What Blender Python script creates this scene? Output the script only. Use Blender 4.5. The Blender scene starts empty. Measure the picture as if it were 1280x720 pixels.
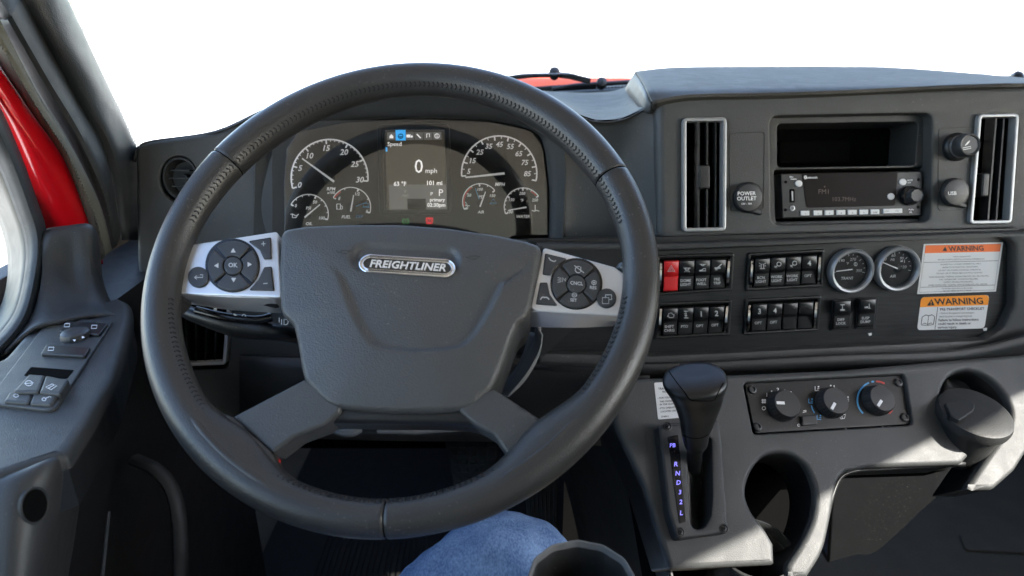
import bpy, bmesh, math, random
from mathutils import Vector, Matrix
from mathutils.geometry import tessellate_polygon
from mathutils.bvhtree import BVHTree
random.seed(7)
R = math.radians
S = bpy.context.scene
COL = S.collection

# ------------------------------------------------------------------ camera, sky, sun, exposure
F = 853.0                      # focal length in pixels of the 1280-wide photograph
PITCH = R(22)
EYE = Vector((0, 0, 1.2))
cam_d = bpy.data.cameras.new('camera')
cam = bpy.data.objects.new('camera', cam_d)
COL.objects.link(cam)
cam.location = EYE
cam.rotation_euler = (math.pi/2 - PITCH, 0, 0)
cam_d.sensor_width = 36
cam_d.lens = 36*F/1280
cam_d.clip_start = 0.02
cam_d.clip_end = 5000
cam_d.dof.use_dof = True
cam_d.dof.focus_distance = 0.76
cam_d.dof.aperture_fstop = 6.3
S.camera = cam

SUN_TO = Vector((0.68, -0.42, 0.56)).normalized()
w = bpy.data.worlds.new('World')
S.world = w
w.use_nodes = True
wn = w.node_tree
sky = wn.nodes.new('ShaderNodeTexSky')
sky.sky_type = 'NISHITA'
sky.sun_disc = False
sky.sun_elevation = math.asin(SUN_TO.z)
sky.sun_rotation = math.atan2(SUN_TO.x, SUN_TO.y)
sky.dust_density = 0.8
sky.ozone_density = 0.3
wn.links.new(sky.outputs[0], wn.nodes['Background'].inputs[0])
wn.nodes['Background'].inputs[1].default_value = 0.12
sun_d = bpy.data.lights.new('sun', 'SUN')
sun_d.energy = 4.4
sun_d.angle = R(0.4)
sun_d.color = (1.0, 0.95, 0.86)
sun = bpy.data.objects.new('sun', sun_d)
COL.objects.link(sun)
sun.rotation_euler = SUN_TO.to_track_quat('Z', 'Y').to_euler()
S.view_settings.view_transform = 'Standard'
S.view_settings.look = 'None'
S.view_settings.exposure = 3.05
S.view_settings.gamma = 1
S.cycles.use_denoising = True
S.cycles.max_bounces = 8
S.cycles.transparent_max_bounces = 12
S.cycles.caustics_reflective = False
S.cycles.caustics_refractive = False

# ------------------------------------------------------------------ geometry helpers
cp, sp = math.cos(PITCH), math.sin(PITCH)
AX = Vector((1, 0, 0)); AY = Vector((0, sp, cp)); AZ = Vector((0, cp, -sp))
def ray(px, py):
    return AX*((px-640)/F) + AY*((360-py)/F) + AZ
def P(px, py, d):
    return EYE + ray(px, py)*d
def camv(x, y, z):
    return AX*x + AY*y + AZ*z

class Pl:
    """A real plane in the cab; uv() gives metric coordinates on it, at() goes back to 3D."""
    def __init__(s, O, N, up=None):
        s.O = O; s.N = N.normalized()
        if s.N.dot(EYE-O) < 0: s.N = -s.N
        s.U = (AX - s.N*AX.dot(s.N)).normalized()
        s.V = s.N.cross(s.U)
    @classmethod
    def three(c, a, b, d):
        A, B, D = P(*a), P(*b), P(*d)
        return c(A, (B-A).cross(D-A))
    def hit(s, px, py, h=0):
        r = ray(px, py)
        t = (s.O + s.N*h - EYE).dot(s.N)/r.dot(s.N)
        return EYE + r*t
    def uv(s, px, py, h=0):
        p = s.hit(px, py, h) - s.O
        return (p.dot(s.U), p.dot(s.V))
    def at(s, u, v, h=0):
        return s.O + s.U*u + s.V*v + s.N*h
    def m(s, px, py):            # metres per photograph pixel round here
        a = s.hit(px, py); b = s.hit(px+1, py)
        return (a-b).length

def rp(pts, r, seg=5):
    """round the corners of a 2D polygon; r one radius or a list"""
    n = len(pts); out = []
    for i in range(n):
        p0 = Vector(pts[i-1][:2]); p1 = Vector(pts[i][:2]); p2 = Vector(pts[(i+1) % n][:2])
        ri = r[i] if isinstance(r, (list, tuple)) else r
        a = p0-p1; b = p2-p1
        la, lb = a.length, b.length
        if ri <= 0 or la < 1e-9 or lb < 1e-9:
            out.append((p1.x, p1.y)); continue
        a /= la; b /= lb
        cs = max(-1, min(1, a.dot(b))); th = math.acos(cs)
        if th > R(172): out.append((p1.x, p1.y)); continue
        t = min(ri/math.tan(th/2), la*0.48, lb*0.48)
        A = p1+a*t; B = p1+b*t
        for k in range(seg+1):
            q = k/seg
            pt = A*(1-q)**2 + p1*2*q*(1-q) + B*q*q
            out.append((pt.x, pt.y))
    return out

def smoothpoly(pts, k=6):
    """closed Catmull-Rom through points"""
    n = len(pts); out = []
    for i in range(n):
        p = [Vector(pts[(i+j-1) % n]) for j in range(4)]
        for s in range(k):
            out.append(tuple(cr(p, s/k)))
    return out
def cr(p, t):
    return 0.5*((2*p[1]) + (p[2]-p[0])*t + (2*p[0]-5*p[1]+4*p[2]-p[3])*t*t + (3*p[1]-p[0]-3*p[2]+p[3])*t**3)
def crline(pts, k):
    """open Catmull-Rom, k steps per span"""
    pts = [Vector(p) for p in pts]
    n = len(pts); out = []
    for i in range(n-1):
        a = pts[i-1] if i > 0 else pts[0]*2-pts[1]
        b = pts[i+2] if i+2 < n else pts[-1]*2-pts[-2]
        for s in range(k):
            out.append(cr([a, pts[i], pts[i+1], b], s/k))
    out.append(pts[-1])
    return out
def area2(p):
    return 0.5*sum(p[i-1][0]*p[i][1]-p[i][0]*p[i-1][1] for i in range(len(p)))
def inset(poly, d):
    """move every vertex inwards by d along the mitre"""
    n = len(poly); sgn = 1 if area2(poly) > 0 else -1
    out = []
    for i in range(n):
        p0 = Vector(poly[i-1]); p1 = Vector(poly[i]); p2 = Vector(poly[(i+1) % n])
        e1 = p1-p0; e2 = p2-p1
        if e1.length < 1e-9: e1 = e2
        if e2.length < 1e-9: e2 = e1
        if e1.length < 1e-9: out.append(tuple(p1)); continue
        n1 = Vector((-e1.y, e1.x)).normalized(); n2 = Vector((-e2.y, e2.x)).normalized()
        b = n1+n2
        b = n1 if b.length < 1e-6 else b.normalized()
        k = max(0.35, b.dot(n1))
        out.append(tuple(p1 + b*(d*sgn/k)))
    return out

class Mb:
    def __init__(s): s.v = []; s.f = []; s.wn = False
    def add(s, vs, fs):
        o = len(s.v); s.v += [Vector(v) for v in vs]; s.f += [tuple(i+o for i in f) for f in fs]
        return s
    def rings(s, rings, closed=True, cap0=False, cap1=False):
        n = len(rings[0]); vs = [p for r in rings for p in r]; fs = []
        for i in range(len(rings)-1):
            for j in range(n if closed else n-1):
                k = (j+1) % n
                fs.append((i*n+j, i*n+k, (i+1)*n+k, (i+1)*n+j))
        if cap0: fs.append(tuple(range(n))[::-1])
        if cap1: fs.append(tuple((len(rings)-1)*n+i for i in range(n)))
        return s.add(vs, fs)
    def slab(s, pl, poly, h0, h1, ch=0.001, seg=3, back=False):
        """rounded-edge solid on a plane, poly in plane metres"""
        s.wn = True
        rr = [[pl.at(u, v, h0) for u, v in poly]]
        for k in range(seg+1):
            a = k/seg*math.pi/2
            q = inset(poly, ch*(1-math.cos(a))) if k else poly
            rr.append([pl.at(u, v, h1-ch*(1-math.sin(a))) for u, v in q])
        s.rings(rr)
        for ring in (rr[0], rr[-1]):
            fl = [Vector(((p-pl.O).dot(pl.U), (p-pl.O).dot(pl.V), 0)) for p in ring]
            s.add(ring, tessellate_polygon([fl]))
        return s
    def frame(s, pl, poly, wd, h0, h1, ch=0.0006):
        """closed trim of width wd inside poly"""
        s.wn = True
        prof = [(0, h0), (0, h1-ch), (ch*.35, h1-ch*.3), (ch, h1), (wd-ch, h1), (wd-ch*.35, h1-ch*.3), (wd, h1-ch), (wd, h0)]
        rr = [[pl.at(u, v, h) for u, v in (inset(poly, i) if i else poly)] for i, h in prof]
        rr.append(rr[0])
        return s.rings(rr)
    def plate(s, pl, outer, holes, h, depth, ch=0.002, hch=0.001, hdepth=None):
        """flat front with rounded outer edge and holes with walls"""
        s.wn = True
        seg = 4
        rr = [[pl.at(u, v, h-depth) for u, v in outer]]
        for k in range(seg+1):
            a = k/seg*math.pi/2
            q = inset(outer, ch*(1-math.cos(a))) if k else outer
            rr.append([pl.at(u, v, h-ch*(1-math.sin(a))) for u, v in q])
        s.rings(rr)
        fr_out = inset(outer, ch)
        bm = bmesh.new(); es = []
        loops = [fr_out]
        for ho in holes:
            big = inset(ho, -hch)
            loops.append(big)
            s.rings([[pl.at(u, v, h) for u, v in big],
                     [pl.at(u, v, h-hch*.3) for u, v in inset(ho, -hch*.3)],
                     [pl.at(u, v, h-hch) for u, v in ho],
                     [pl.at(u, v, h-(hdepth or depth)) for u, v in ho]])
        for lp in loops:
            vs = [bm.verts.new((u, v, 0)) for u, v in lp]
            es += [bm.edges.new((vs[i-1], vs[i])) for i in range(len(vs))]
        bmesh.ops.triangle_fill(bm, edges=es, use_beauty=True, use_dissolve=False)
        bm.verts.index_update()
        s.add([pl.at(v.co.x, v.co.y, h) for v in bm.verts], [tuple(v.index for v in f.verts) for f in bm.faces])
        bm.free()
        return s
    def lathe(s, c, ax, prof, n=32, u=None, lobes=0, amp=0):
        ax = ax.normalized()
        u = (u or AX); u = (u-ax*u.dot(ax)).normalized(); v = ax.cross(u)
        rr = []
        for r, h in prof:
            ring = []
            for i in range(n):
                a = 2*math.pi*i/n
                q = r*(1+amp*math.cos(lobes*a)) if lobes else r
                ring.append(c + ax*h + u*(q*math.cos(a)) + v*(q*math.sin(a)))
            rr.append(ring)
        return s.rings(rr, cap0=True, cap1=True)
    def tube(s, path, rad, n=10, cap=True, flat=None):
        """round tube along 3D points; rad one value or list"""
        path = [Vector(p) for p in path]; rr = []
        up = None
        for i, p in enumerate(path):
            t = (path[min(i+1, len(path)-1)] - path[max(i-1, 0)]).normalized()
            if up is None:
                up = Vector((0, 0, 1)) if abs(t.z) < .9 else Vector((1, 0, 0))
            a = (up - t*up.dot(t)).normalized(); up = a
            b = t.cross(a)
            r = rad[i] if isinstance(rad, (list, tuple)) else rad
            ra, rb = (r if isinstance(r, (list, tuple)) else (r, r))
            rr.append([p + a*(ra*math.cos(2*math.pi*k/n)) + b*(rb*math.sin(2*math.pi*k/n)) for k in range(n)])
        return s.rings(rr, cap0=cap, cap1=cap)
    def loft(s, rows, ku=4, kv=4):
        """smooth surface through a grid of 3D points"""
        a = [crline(r, ku) for r in rows]
        n = len(a[0])
        cols = [crline([r[j] for r in a], kv) for j in range(n)]
        rr = [[cols[j][i] for j in range(n)] for i in range(len(cols[0]))]
        return s.rings(rr, closed=False)
    def poly(s, pl, pts_px, h):
        s.add([pl.hit(x, y, h) for x, y in pts_px], [tuple(range(len(pts_px)))]); return s
    def stroke(s, pl, pts, wd, h, closed=False):
        """flat printed line through photograph points, wd in pixels"""
        n = len(pts)
        L = []; Rr = []
        for i in range(n):
            if closed: p0, p2 = pts[i-1], pts[(i+1) % n]
            else: p0, p2 = pts[max(i-1, 0)], pts[min(i+1, n-1)]
            dx, dy = p2[0]-p0[0], p2[1]-p0[1]; l = math.hypot(dx, dy) or 1
            L.append((pts[i][0]-dy/l*wd/2, pts[i][1]+dx/l*wd/2)); Rr.append((pts[i][0]+dy/l*wd/2, pts[i][1]-dx/l*wd/2))
        vs = [pl.hit(x, y, h) for x, y in L+Rr]
        s.add(vs, [(i, (i+1) % n, n+(i+1) % n, n+i) for i in range(n if closed else n-1)])
        return s
    def box(s, c, ex, ey, ez):
        vs = [c+ex*a+ey*b+ez*d for a in (-1, 1) for b in (-1, 1) for d in (-1, 1)]
        return s.add(vs, [(0, 1, 3, 2), (4, 6, 7, 5), (0, 4, 5, 1), (2, 3, 7, 6), (0, 2, 6, 4), (1, 5, 7, 3)])
    def obj(s, name, mat, parent=None, sharp=38, solid=0, label=None, kind=None, recalc=True):
        me = bpy.data.meshes.new(name)
        off = Vector((0, 0, 0)); p = parent
        while p is not None: off += p.location; p = p.parent
        me.from_pydata([v-off for v in s.v], [], s.f)
        if recalc:
            bm = bmesh.new(); bm.from_mesh(me)
            bmesh.ops.remove_doubles(bm, verts=bm.verts, dist=1e-7)
            bmesh.ops.recalc_face_normals(bm, faces=bm.faces)
            bm.to_mesh(me); bm.free()
        me.polygons.foreach_set('use_smooth', [True]*len(me.polygons))
        me.set_sharp_from_angle(angle=R(sharp))
        me.materials.append(mat)
        o = bpy.data.objects.new(name, me)
        COL.objects.link(o)
        if parent is not None: o.parent = parent
        if solid:
            m = o.modifiers.new('thickness', 'SOLIDIFY'); m.thickness = solid; m.offset = 0
        if s.wn:
            m = o.modifiers.new('flat faces', 'WEIGHTED_NORMAL'); m.weight = 50; m.keep_sharp = True
        if label: o['label'] = label
        if kind: o['kind'] = kind
        return o

def thing(name, loc, label, cat, group=None):
    o = bpy.data.objects.new(name, None); o.empty_display_size = .02
    COL.objects.link(o); o.location = loc
    o['label'] = label; o['category'] = cat
    if group: o['group'] = group
    return o
def tag(o, label, cat, group=None):
    o['label'] = label; o['category'] = cat
    if group: o['group'] = group
    return o
def structure(o):
    o['kind'] = 'structure'; return o

def lerp3(a, b, q, dy=0): return (a[0]*(1-q)+b[0]*q, a[1]*(1-q)+b[1]*q+dy, a[2]*(1-q)+b[2]*q)
def bil(q, u, v):
    """point in a photograph quad TL,TR,BR,BL"""
    a = [q[0][i]*(1-u)+q[1][i]*u for i in (0, 1)]; b = [q[3][i]*(1-u)+q[2][i]*u for i in (0, 1)]
    return (a[0]*(1-v)+b[0]*v, a[1]*(1-v)+b[1]*v)
def sub(q, u0, v0, u1, v1):
    return [bil(q, u0, v0), bil(q, u1, v0), bil(q, u1, v1), bil(q, u0, v1)]
def pm(pl, pts, h=0):
    return [pl.uv(x, y, h) for x, y in pts]
def ell(cx, cy, rx, ry=None, n=32, rot=0):
    ry = ry or rx; c, s_ = math.cos(R(rot)), math.sin(R(rot))
    return [(cx+rx*math.cos(a)*c-ry*math.sin(a)*s_, cy+rx*math.cos(a)*s_+ry*math.sin(a)*c) for a in [2*math.pi*i/n for i in range(n)]]
def arc(cx, cy, r, a0, a1, n=32):
    return [(cx+r*math.cos(R(a0+(a1-a0)*i/n)), cy-r*math.sin(R(a0+(a1-a0)*i/n))) for i in range(n+1)]

_tc = {}
def text_geo(t, bold):
    if (t, bold) not in _tc:
        cu = bpy.data.curves.new('letters', 'FONT'); cu.body = t; cu.resolution_u = 2; cu.fill_mode = 'FRONT'
        cu.offset = 0.02 if bold else 0
        o = bpy.data.objects.new('letters', cu); COL.objects.link(o)
        bpy.context.view_layer.update()
        me = bpy.data.meshes.new_from_object(o.evaluated_get(bpy.context.evaluated_depsgraph_get()))
        vs = [(v.co.x, v.co.y) for v in me.vertices]; fs = [tuple(p.vertices) for p in me.polygons]
        bpy.data.objects.remove(o); bpy.data.meshes.remove(me); bpy.data.curves.remove(cu)
        _tc[(t, bold)] = (vs, fs)
    return _tc[(t, bold)]
def text(mb, pl, t, x, y, size, h, ang=0, shear=0, sx=1.0, al='c', bold=True, vlean=0):
    """flat lettering: cap height 'size' pixels of the photograph, centred on x,y; ang tilts the baseline (clockwise +),
    vlean leans the uprights"""
    vs, fs = text_geo(t, bold)
    if not vs: return
    k = size/0.70
    x0, x1 = min(v[0] for v in vs), max(v[0] for v in vs)
    ox = {'c': (x0+x1)/2, 'l': x0, 'r': x1}[al]
    ca, sa = math.cos(R(ang)), math.sin(R(ang)); cl, sl = math.sin(R(vlean)), math.cos(R(vlean))
    out = []
    for vx, vy in vs:
        a = ((vx-ox) + shear*vy)*k*sx; b = (vy-0.35)*k
        px = x + a*ca + b*cl; py = y + a*sa - b*sl
        out.append(pl.hit(px, py, h))
    mb.add(out, fs)

# ------------------------------------------------------------------ materials
def mat(name, col, rough=.5, metal=0, grain=None, gs=700, gb=.25, var=.07, spec=.5, emit=0, coat=0, dist=.0006, ecol=None):
    m = bpy.data.materials.new(name); m.use_nodes = True
    nt = m.node_tree; N = nt.nodes; Lk = nt.links
    b = N['Principled BSDF']
    b.inputs['Base Color'].default_value = (*col, 1)
    b.inputs['Roughness'].default_value = rough
    b.inputs['Metallic'].default_value = metal
    b.inputs['Specular IOR Level'].default_value = spec
    b.inputs['Coat Weight'].default_value = coat
    b.inputs['Coat Roughness'].default_value = .05
    if emit:
        b.inputs['Emission Color'].default_value = (*(ecol or col), 1)
        b.inputs['Emission Strength'].default_value = emit
    tc = N.new('ShaderNodeTexCoord')
    if var:
        nz = N.new('ShaderNodeTexNoise'); nz.inputs['Scale'].default_value = 14; nz.inputs['Detail'].default_value = 6
        Lk.new(tc.outputs['Object'], nz.inputs['Vector'])
        mx = N.new('ShaderNodeMix'); mx.data_type = 'RGBA'
        mx.inputs['A'].default_value = (*[c*(1-var) for c in col], 1); mx.inputs['B'].default_value = (*[min(1, c*(1+var)) for c in col], 1)
        Lk.new(nz.outputs[0], mx.inputs['Factor']); Lk.new(mx.outputs['Result'], b.inputs['Base Color'])
        mr = N.new('ShaderNodeMapRange'); mr.inputs['To Min'].default_value = max(0, rough-.07); mr.inputs['To Max'].default_value = rough+.07
        Lk.new(nz.outputs[0], mr.inputs['Value']); Lk.new(mr.outputs[0], b.inputs['Roughness'])
    if var and not metal and not emit and not coat and max(col) < .12:
        sp1 = N.new('ShaderNodeTexNoise'); sp1.inputs['Scale'].default_value = 420; sp1.inputs['Detail'].default_value = 1
        sp2 = N.new('ShaderNodeTexNoise'); sp2.inputs['Scale'].default_value = 9; sp2.inputs['Detail'].default_value = 4
        Lk.new(tc.outputs['Object'], sp1.inputs['Vector']); Lk.new(tc.outputs['Object'], sp2.inputs['Vector'])
        r1 = N.new('ShaderNodeMapRange'); r1.inputs['From Min'].default_value = .69; r1.inputs['From Max'].default_value = .76; r1.inputs['To Max'].default_value = .5
        r2 = N.new('ShaderNodeMapRange'); r2.inputs['From Min'].default_value = .42; r2.inputs['From Max'].default_value = .7; r2.inputs['To Min'].default_value = .05
        Lk.new(sp1.outputs[0], r1.inputs['Value']); Lk.new(sp2.outputs[0], r2.inputs['Value'])
        dm = N.new('ShaderNodeMath'); dm.operation = 'MULTIPLY'; Lk.new(r1.outputs[0], dm.inputs[0]); Lk.new(r2.outputs[0], dm.inputs[1])
        dx = N.new('ShaderNodeMix'); dx.data_type = 'RGBA'; dx.inputs['B'].default_value = (.22, .21, .19, 1)
        Lk.new(mx.outputs['Result'], dx.inputs['A']); Lk.new(dm.outputs[0], dx.inputs['Factor']); Lk.new(dx.outputs['Result'], b.inputs['Base Color'])
        sm = N.new('ShaderNodeTexNoise'); sm.inputs['Scale'].default_value = 32; sm.inputs['Detail'].default_value = 5; sm.inputs['Distortion'].default_value = 1.2
        Lk.new(tc.outputs['Object'], sm.inputs['Vector'])
        rm = N.new('ShaderNodeMapRange'); rm.inputs['From Min'].default_value = .3; rm.inputs['From Max'].default_value = .7
        rm.inputs['To Min'].default_value = max(.05, rough-.045); rm.inputs['To Max'].default_value = min(1, rough+.045)
        Lk.new(sm.outputs[0], rm.inputs['Value']); Lk.new(rm.outputs[0], b.inputs['Roughness'])
    if grain:
        if grain == 'leather':
            t = N.new('ShaderNodeTexVoronoi'); t.feature = 'SMOOTH_F1'; out = t.outputs['Distance']
            t.inputs['Smoothness'].default_value = .6
        elif grain == 'wave':
            t = N.new('ShaderNodeTexWave'); out = t.outputs['Fac']
        else:
            t = N.new('ShaderNodeTexNoise'); out = t.outputs[0]; t.inputs['Detail'].default_value = 3
        t.inputs['Scale'].default_value = gs
        Lk.new(tc.outputs['Object'], t.inputs['Vector'])
        bp = N.new('ShaderNodeBump'); bp.inputs['Strength'].default_value = gb; bp.inputs['Distance'].default_value = dist
        Lk.new(out, bp.inputs['Height']); Lk.new(bp.outputs[0], b.inputs['Normal'])
    return m

M = {}
M['plastic'] = mat('charcoal plastic', (.034, .036, .0365), .50, grain='noise', gs=1100, gb=.5)
M['plastic_soft'] = mat('soft charcoal plastic', (.052, .0545, .0545), .54, grain='leather', gs=950, gb=.35)
M['plastic_dark'] = mat('dark plastic', (.020, .021, .021), .5, grain='noise', gs=1100, gb=.3)
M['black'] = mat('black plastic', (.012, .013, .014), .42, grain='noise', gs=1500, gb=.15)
M['void'] = mat('black for recess shade and joints', (.004, .004, .004), 1.0, spec=.04, var=0)  # darkness of recesses and gaps put into the colour
M['gloss'] = mat('gloss black plastic', (.010, .010, .011), .22, var=.05)
M['leather'] = mat('smooth leather', (.030, .029, .028), .37, grain='leather', gs=800, gb=.35)
M['pad'] = mat('grained pad skin', (.057, .0575, .0575), .45, grain='leather', gs=640, gb=.55, dist=.0007)
M['spoke'] = mat('grained spoke skin', (.052, .0525, .0525), .44, grain='leather', gs=640, gb=.5, dist=.0006)
M['thread'] = mat('black thread', (.012, .012, .013), .8)
M['silver'] = mat('satin silver paint', (.66, .665, .68), .32, metal=.55, var=.03)
M['silver_dull'] = mat('dull silver trim', (.34, .35, .36), .36, metal=.45, var=.04)
M['chrome'] = mat('chrome', (.80, .80, .80), .10, metal=1, var=0)
M['button'] = mat('button rubber', (.035, .036, .038), .42, grain='noise', gs=1500, gb=.1)
M['rocker'] = mat('rocker plastic', (.013, .014, .0145), .36, var=.08)
M['red_rocker'] = mat('red rocker plastic', (.62, .018, .02), .40, var=.05)
M['wood'] = None
M['white'] = mat('white print', (.86, .87, .88), .5, var=0)
M['dial_white'] = mat('backlit white print', (.86, .87, .88), .5, var=0, emit=.055)
M['grey_print'] = mat('grey print', (.22, .22, .21), .5, var=0)
M['red_print'] = mat('red print', (.55, .05, .04), .5, var=0)
M['blue_print'] = mat('blue print', (.08, .34, .66), .5, var=0)
M['black_print'] = mat('black print', (.015, .015, .015), .6, var=0)
M['paper'] = mat('white label film', (.74, .75, .75), .45, var=.04)
M['orange'] = mat('orange label band', (.92, .17, .015), .45, var=.03)
M['amber'] = mat('amber label band', (.95, .32, .01), .45, var=.03)
M['bonnet_paint'] = mat('glare lightened red paint', (.72, .085, .022), .6, spec=.1, var=.1)  # sun glare put into the colour as a paler, oranger red
M['red_paint'] = mat('red gloss paint', (.60, .004, .010), .22, var=.05, coat=1)
M['rubber'] = mat('black rubber', (.018, .020, .020), .6, grain='noise', gs=600, gb=.3)
M['seal'] = mat('ribbed rubber seal', (.10, .095, .07), .7, grain='noise', gs=400, gb=.3)
M['reveal'] = mat('cream window reveal', (.10, .092, .07), .55, grain='noise', gs=60, gb=.1, var=.18)
M['pillar'] = mat('grained pillar trim', (.026, .029, .030), .48, grain='leather', gs=700, gb=.5)
M['carpet'] = mat('grey floor carpet', (.15, .132, .105), .95, grain='noise', gs=260, gb=1.0, dist=.006, var=.25)
M['mat'] = mat('black rubber mat', (.012, .012, .012), .7, grain='noise', gs=500, gb=.4)
M['headliner'] = mat('grey headliner cloth', (.50, .465, .40), .95, grain='noise', gs=900, gb=.4)
M['trim_grey'] = mat('grey cab trim', (.13, .13, .13), .7, grain='noise', gs=700, gb=.4)
M['face'] = mat('gauge face', (.028, .025, .020), .6, var=.05)
M['dial'] = mat('black gauge dial', (.012, .012, .013), .55, var=.05)
M['needle'] = mat('needle', (.80, .82, .84), .4, var=0, emit=.05)
M['concrete'] = mat('pale concrete', (.52, .51, .49), .9, grain='noise', gs=3, gb=.3)
M['letter'] = mat('bright badge letters', (.85, .85, .85), .25, metal=.5, var=0)
M['lever'] = mat('lever rubber', (.014, .014, .014), .34, grain='leather', gs=1200, gb=.2)
M['plastic_pod'] = mat('door pod plastic', (.030, .030, .030), .5, grain='noise', gs=1100, gb=.3)
M['soft_white'] = mat('soft white print', (.50, .51, .51), .5, var=0)
M['door_skin'] = mat('door skin', (.030, .031, .031), .52, grain='leather', gs=950, gb=.45)
M['badge'] = mat('dark badge enamel', (.06, .058, .055), .3, metal=.4, var=0)
M['radio_glass'] = mat('brown black radio window', (.010, .0065, .005), .35, spec=.10, var=0)
M['pad_top'] = mat('dash top skin', (.052, .049, .043), .6, grain='leather', gs=950, gb=.5, spec=.4)
M['steel'] = mat('brushed steel', (.40, .40, .41), .35, metal=.9)
M['glow_white'] = mat('lit white display', (.8, .8, .8), .5, var=0, emit=.16)
M['glow_grey'] = mat('lit grey display', (.25, .25, .24), .5, var=0, emit=.04)
M['glow_blue'] = mat('lit blue display', (.05, .45, .9), .5, var=0, emit=.14, ecol=(.05, .42, .95))
M['glow_violet'] = mat('lit violet legend', (.25, .22, .9), .5, var=0, emit=.13, ecol=(.25, .23, 1))
M['glow_red'] = mat('lit red telltale', (.8, .02, .03), .5, var=0, emit=.10, ecol=(1, .03, .05))
M['glow_green'] = mat('lit green telltale', (.05, .3, .07), .5, var=0, emit=.018, ecol=(.1, .9, .2))
M['glow_amber'] = mat('dim radio legend', (.10, .07, .06), .5, var=0, emit=.002)
M['screen'] = mat('display glass', (.012, .011, .009), .2, var=0, emit=.007, ecol=(.9, .8, .62))
M['screen_hi'] = mat('display tab', (.06, .06, .055), .3, var=0, emit=.018, ecol=(.8, .8, .75))

def wood_mat():
    m = mat('dark grained trim', (.018, .019, .020), .38, var=.1)
    nt = m.node_tree; N = nt.nodes; b = N['Principled BSDF']
    tc = N.new('ShaderNodeTexCoord'); mp = N.new('ShaderNodeMapping'); mp.inputs['Scale'].default_value = (6, 60, 160)
    nz = N.new('ShaderNodeTexNoise'); nz.inputs['Scale'].default_value = 3; nz.inputs['Detail'].default_value = 8; nz.inputs['Distortion'].default_value = .6
    rp_ = N.new('ShaderNodeValToRGB'); rp_.color_ramp.elements[0].color = (.006, .0065, .007, 1); rp_.color_ramp.elements[0].position = .35
    rp_.color_ramp.elements[1].color = (.022, .023, .024, 1); rp_.color_ramp.elements[1].position = .7
    nt.links.new(tc.outputs['Object'], mp.inputs[0]); nt.links.new(mp.outputs[0], nz.inputs['Vector'])
    nt.links.new(nz.outputs[0], rp_.inputs[0]); nt.links.new(rp_.outputs[0], b.inputs['Base Color'])
    return m
M['wood'] = wood_mat()

def denim_mat():
    m = mat('blue denim', (.10, .18, .34), .92, var=0, spec=.2)
    nt = m.node_tree; N = nt.nodes; b = N['Principled BSDF']; L = nt.links
    tc = N.new('ShaderNodeTexCoord'); mp = N.new('ShaderNodeMapping'); mp.inputs['Rotation'].default_value = (.3, .5, .8); mp.inputs['Scale'].default_value = (1, .5, 1)
    L.new(tc.outputs['Object'], mp.inputs[0])
    nz = N.new('ShaderNodeTexNoise'); nz.inputs['Scale'].default_value = 620; nz.inputs['Detail'].default_value = 3; L.new(mp.outputs[0], nz.inputs['Vector'])
    nb = N.new('ShaderNodeTexNoise'); nb.inputs['Scale'].default_value = 26; nb.inputs['Detail'].default_value = 6; L.new(tc.outputs['Object'], nb.inputs['Vector'])
    r1 = N.new('ShaderNodeMapRange'); r1.inputs['From Min'].default_value = .32; r1.inputs['From Max'].default_value = .68; L.new(nz.outputs[0], r1.inputs['Value'])
    r2 = N.new('ShaderNodeMapRange'); r2.inputs['From Min'].default_value = .35; r2.inputs['From Max'].default_value = .7; L.new(nb.outputs[0], r2.inputs['Value'])
    av = N.new('ShaderNodeMix'); av.inputs['Factor'].default_value = .45; L.new(r1.outputs[0], av.inputs['A']); L.new(r2.outputs[0], av.inputs['B'])
    mx = N.new('ShaderNodeMix'); mx.data_type = 'RGBA'; mx.inputs['A'].default_value = (.06, .115, .26, 1); mx.inputs['B'].default_value = (.30, .44, .66, 1)
    L.new(av.outputs[0], mx.inputs['Factor']); L.new(mx.outputs['Result'], b.inputs['Base Color'])
    bp = N.new('ShaderNodeBump'); bp.inputs['Strength'].default_value = .6; bp.inputs['Distance'].default_value = .001
    L.new(nz.outputs[0], bp.inputs['Height']); L.new(bp.outputs[0], b.inputs['Normal'])
    return m
M['denim'] = denim_mat()

def glass_mat(name, refl, tint=(1, 1, 1), rough=0.0):
    m = bpy.data.materials.new(name); m.use_nodes = True
    nt = m.node_tree; N = nt.nodes
    N.remove(N['Principled BSDF'])
    t = N.new('ShaderNodeBsdfTransparent'); t.inputs[0].default_value = (*tint, 1)
    g = N.new('ShaderNodeBsdfGlossy'); g.inputs['Roughness'].default_value = rough
    fr = N.new('ShaderNodeFresnel'); fr.inputs[0].default_value = 1.5
    ml = N.new('ShaderNodeMath'); ml.operation = 'MULTIPLY'; ml.inputs[1].default_value = refl; ml.use_clamp = True
    mx = N.new('ShaderNodeMixShader'); L = nt.links
    L.new(fr.outputs[0], ml.inputs[0]); L.new(ml.outputs[0], mx.inputs[0]); L.new(t.outputs[0], mx.inputs[1]); L.new(g.outputs[0], mx.inputs[2])
    L.new(mx.outputs[0], N['Material Output'].inputs[0])
    return m
M['glass'] = glass_mat('window glass', .6)
M['lens'] = glass_mat('gauge lens', 2.2, (.94, .93, .92), .015)
M['lens_small'] = glass_mat('small gauge lens', .7)

# ------------------------------------------------------------------ planes of the cab interior
PD = Pl.three((1040, 470, .86), (1040, 680, .77), (1290, 470, .905))         # console front
POD = Pl.three((830, 210, .88), (1270, 210, .915), (1050, 290, .905))         # centre pod face
PS = Pl.three((840, 310, .885), (1260, 303, .915), (1050, 430, .930))         # switch panel
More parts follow.
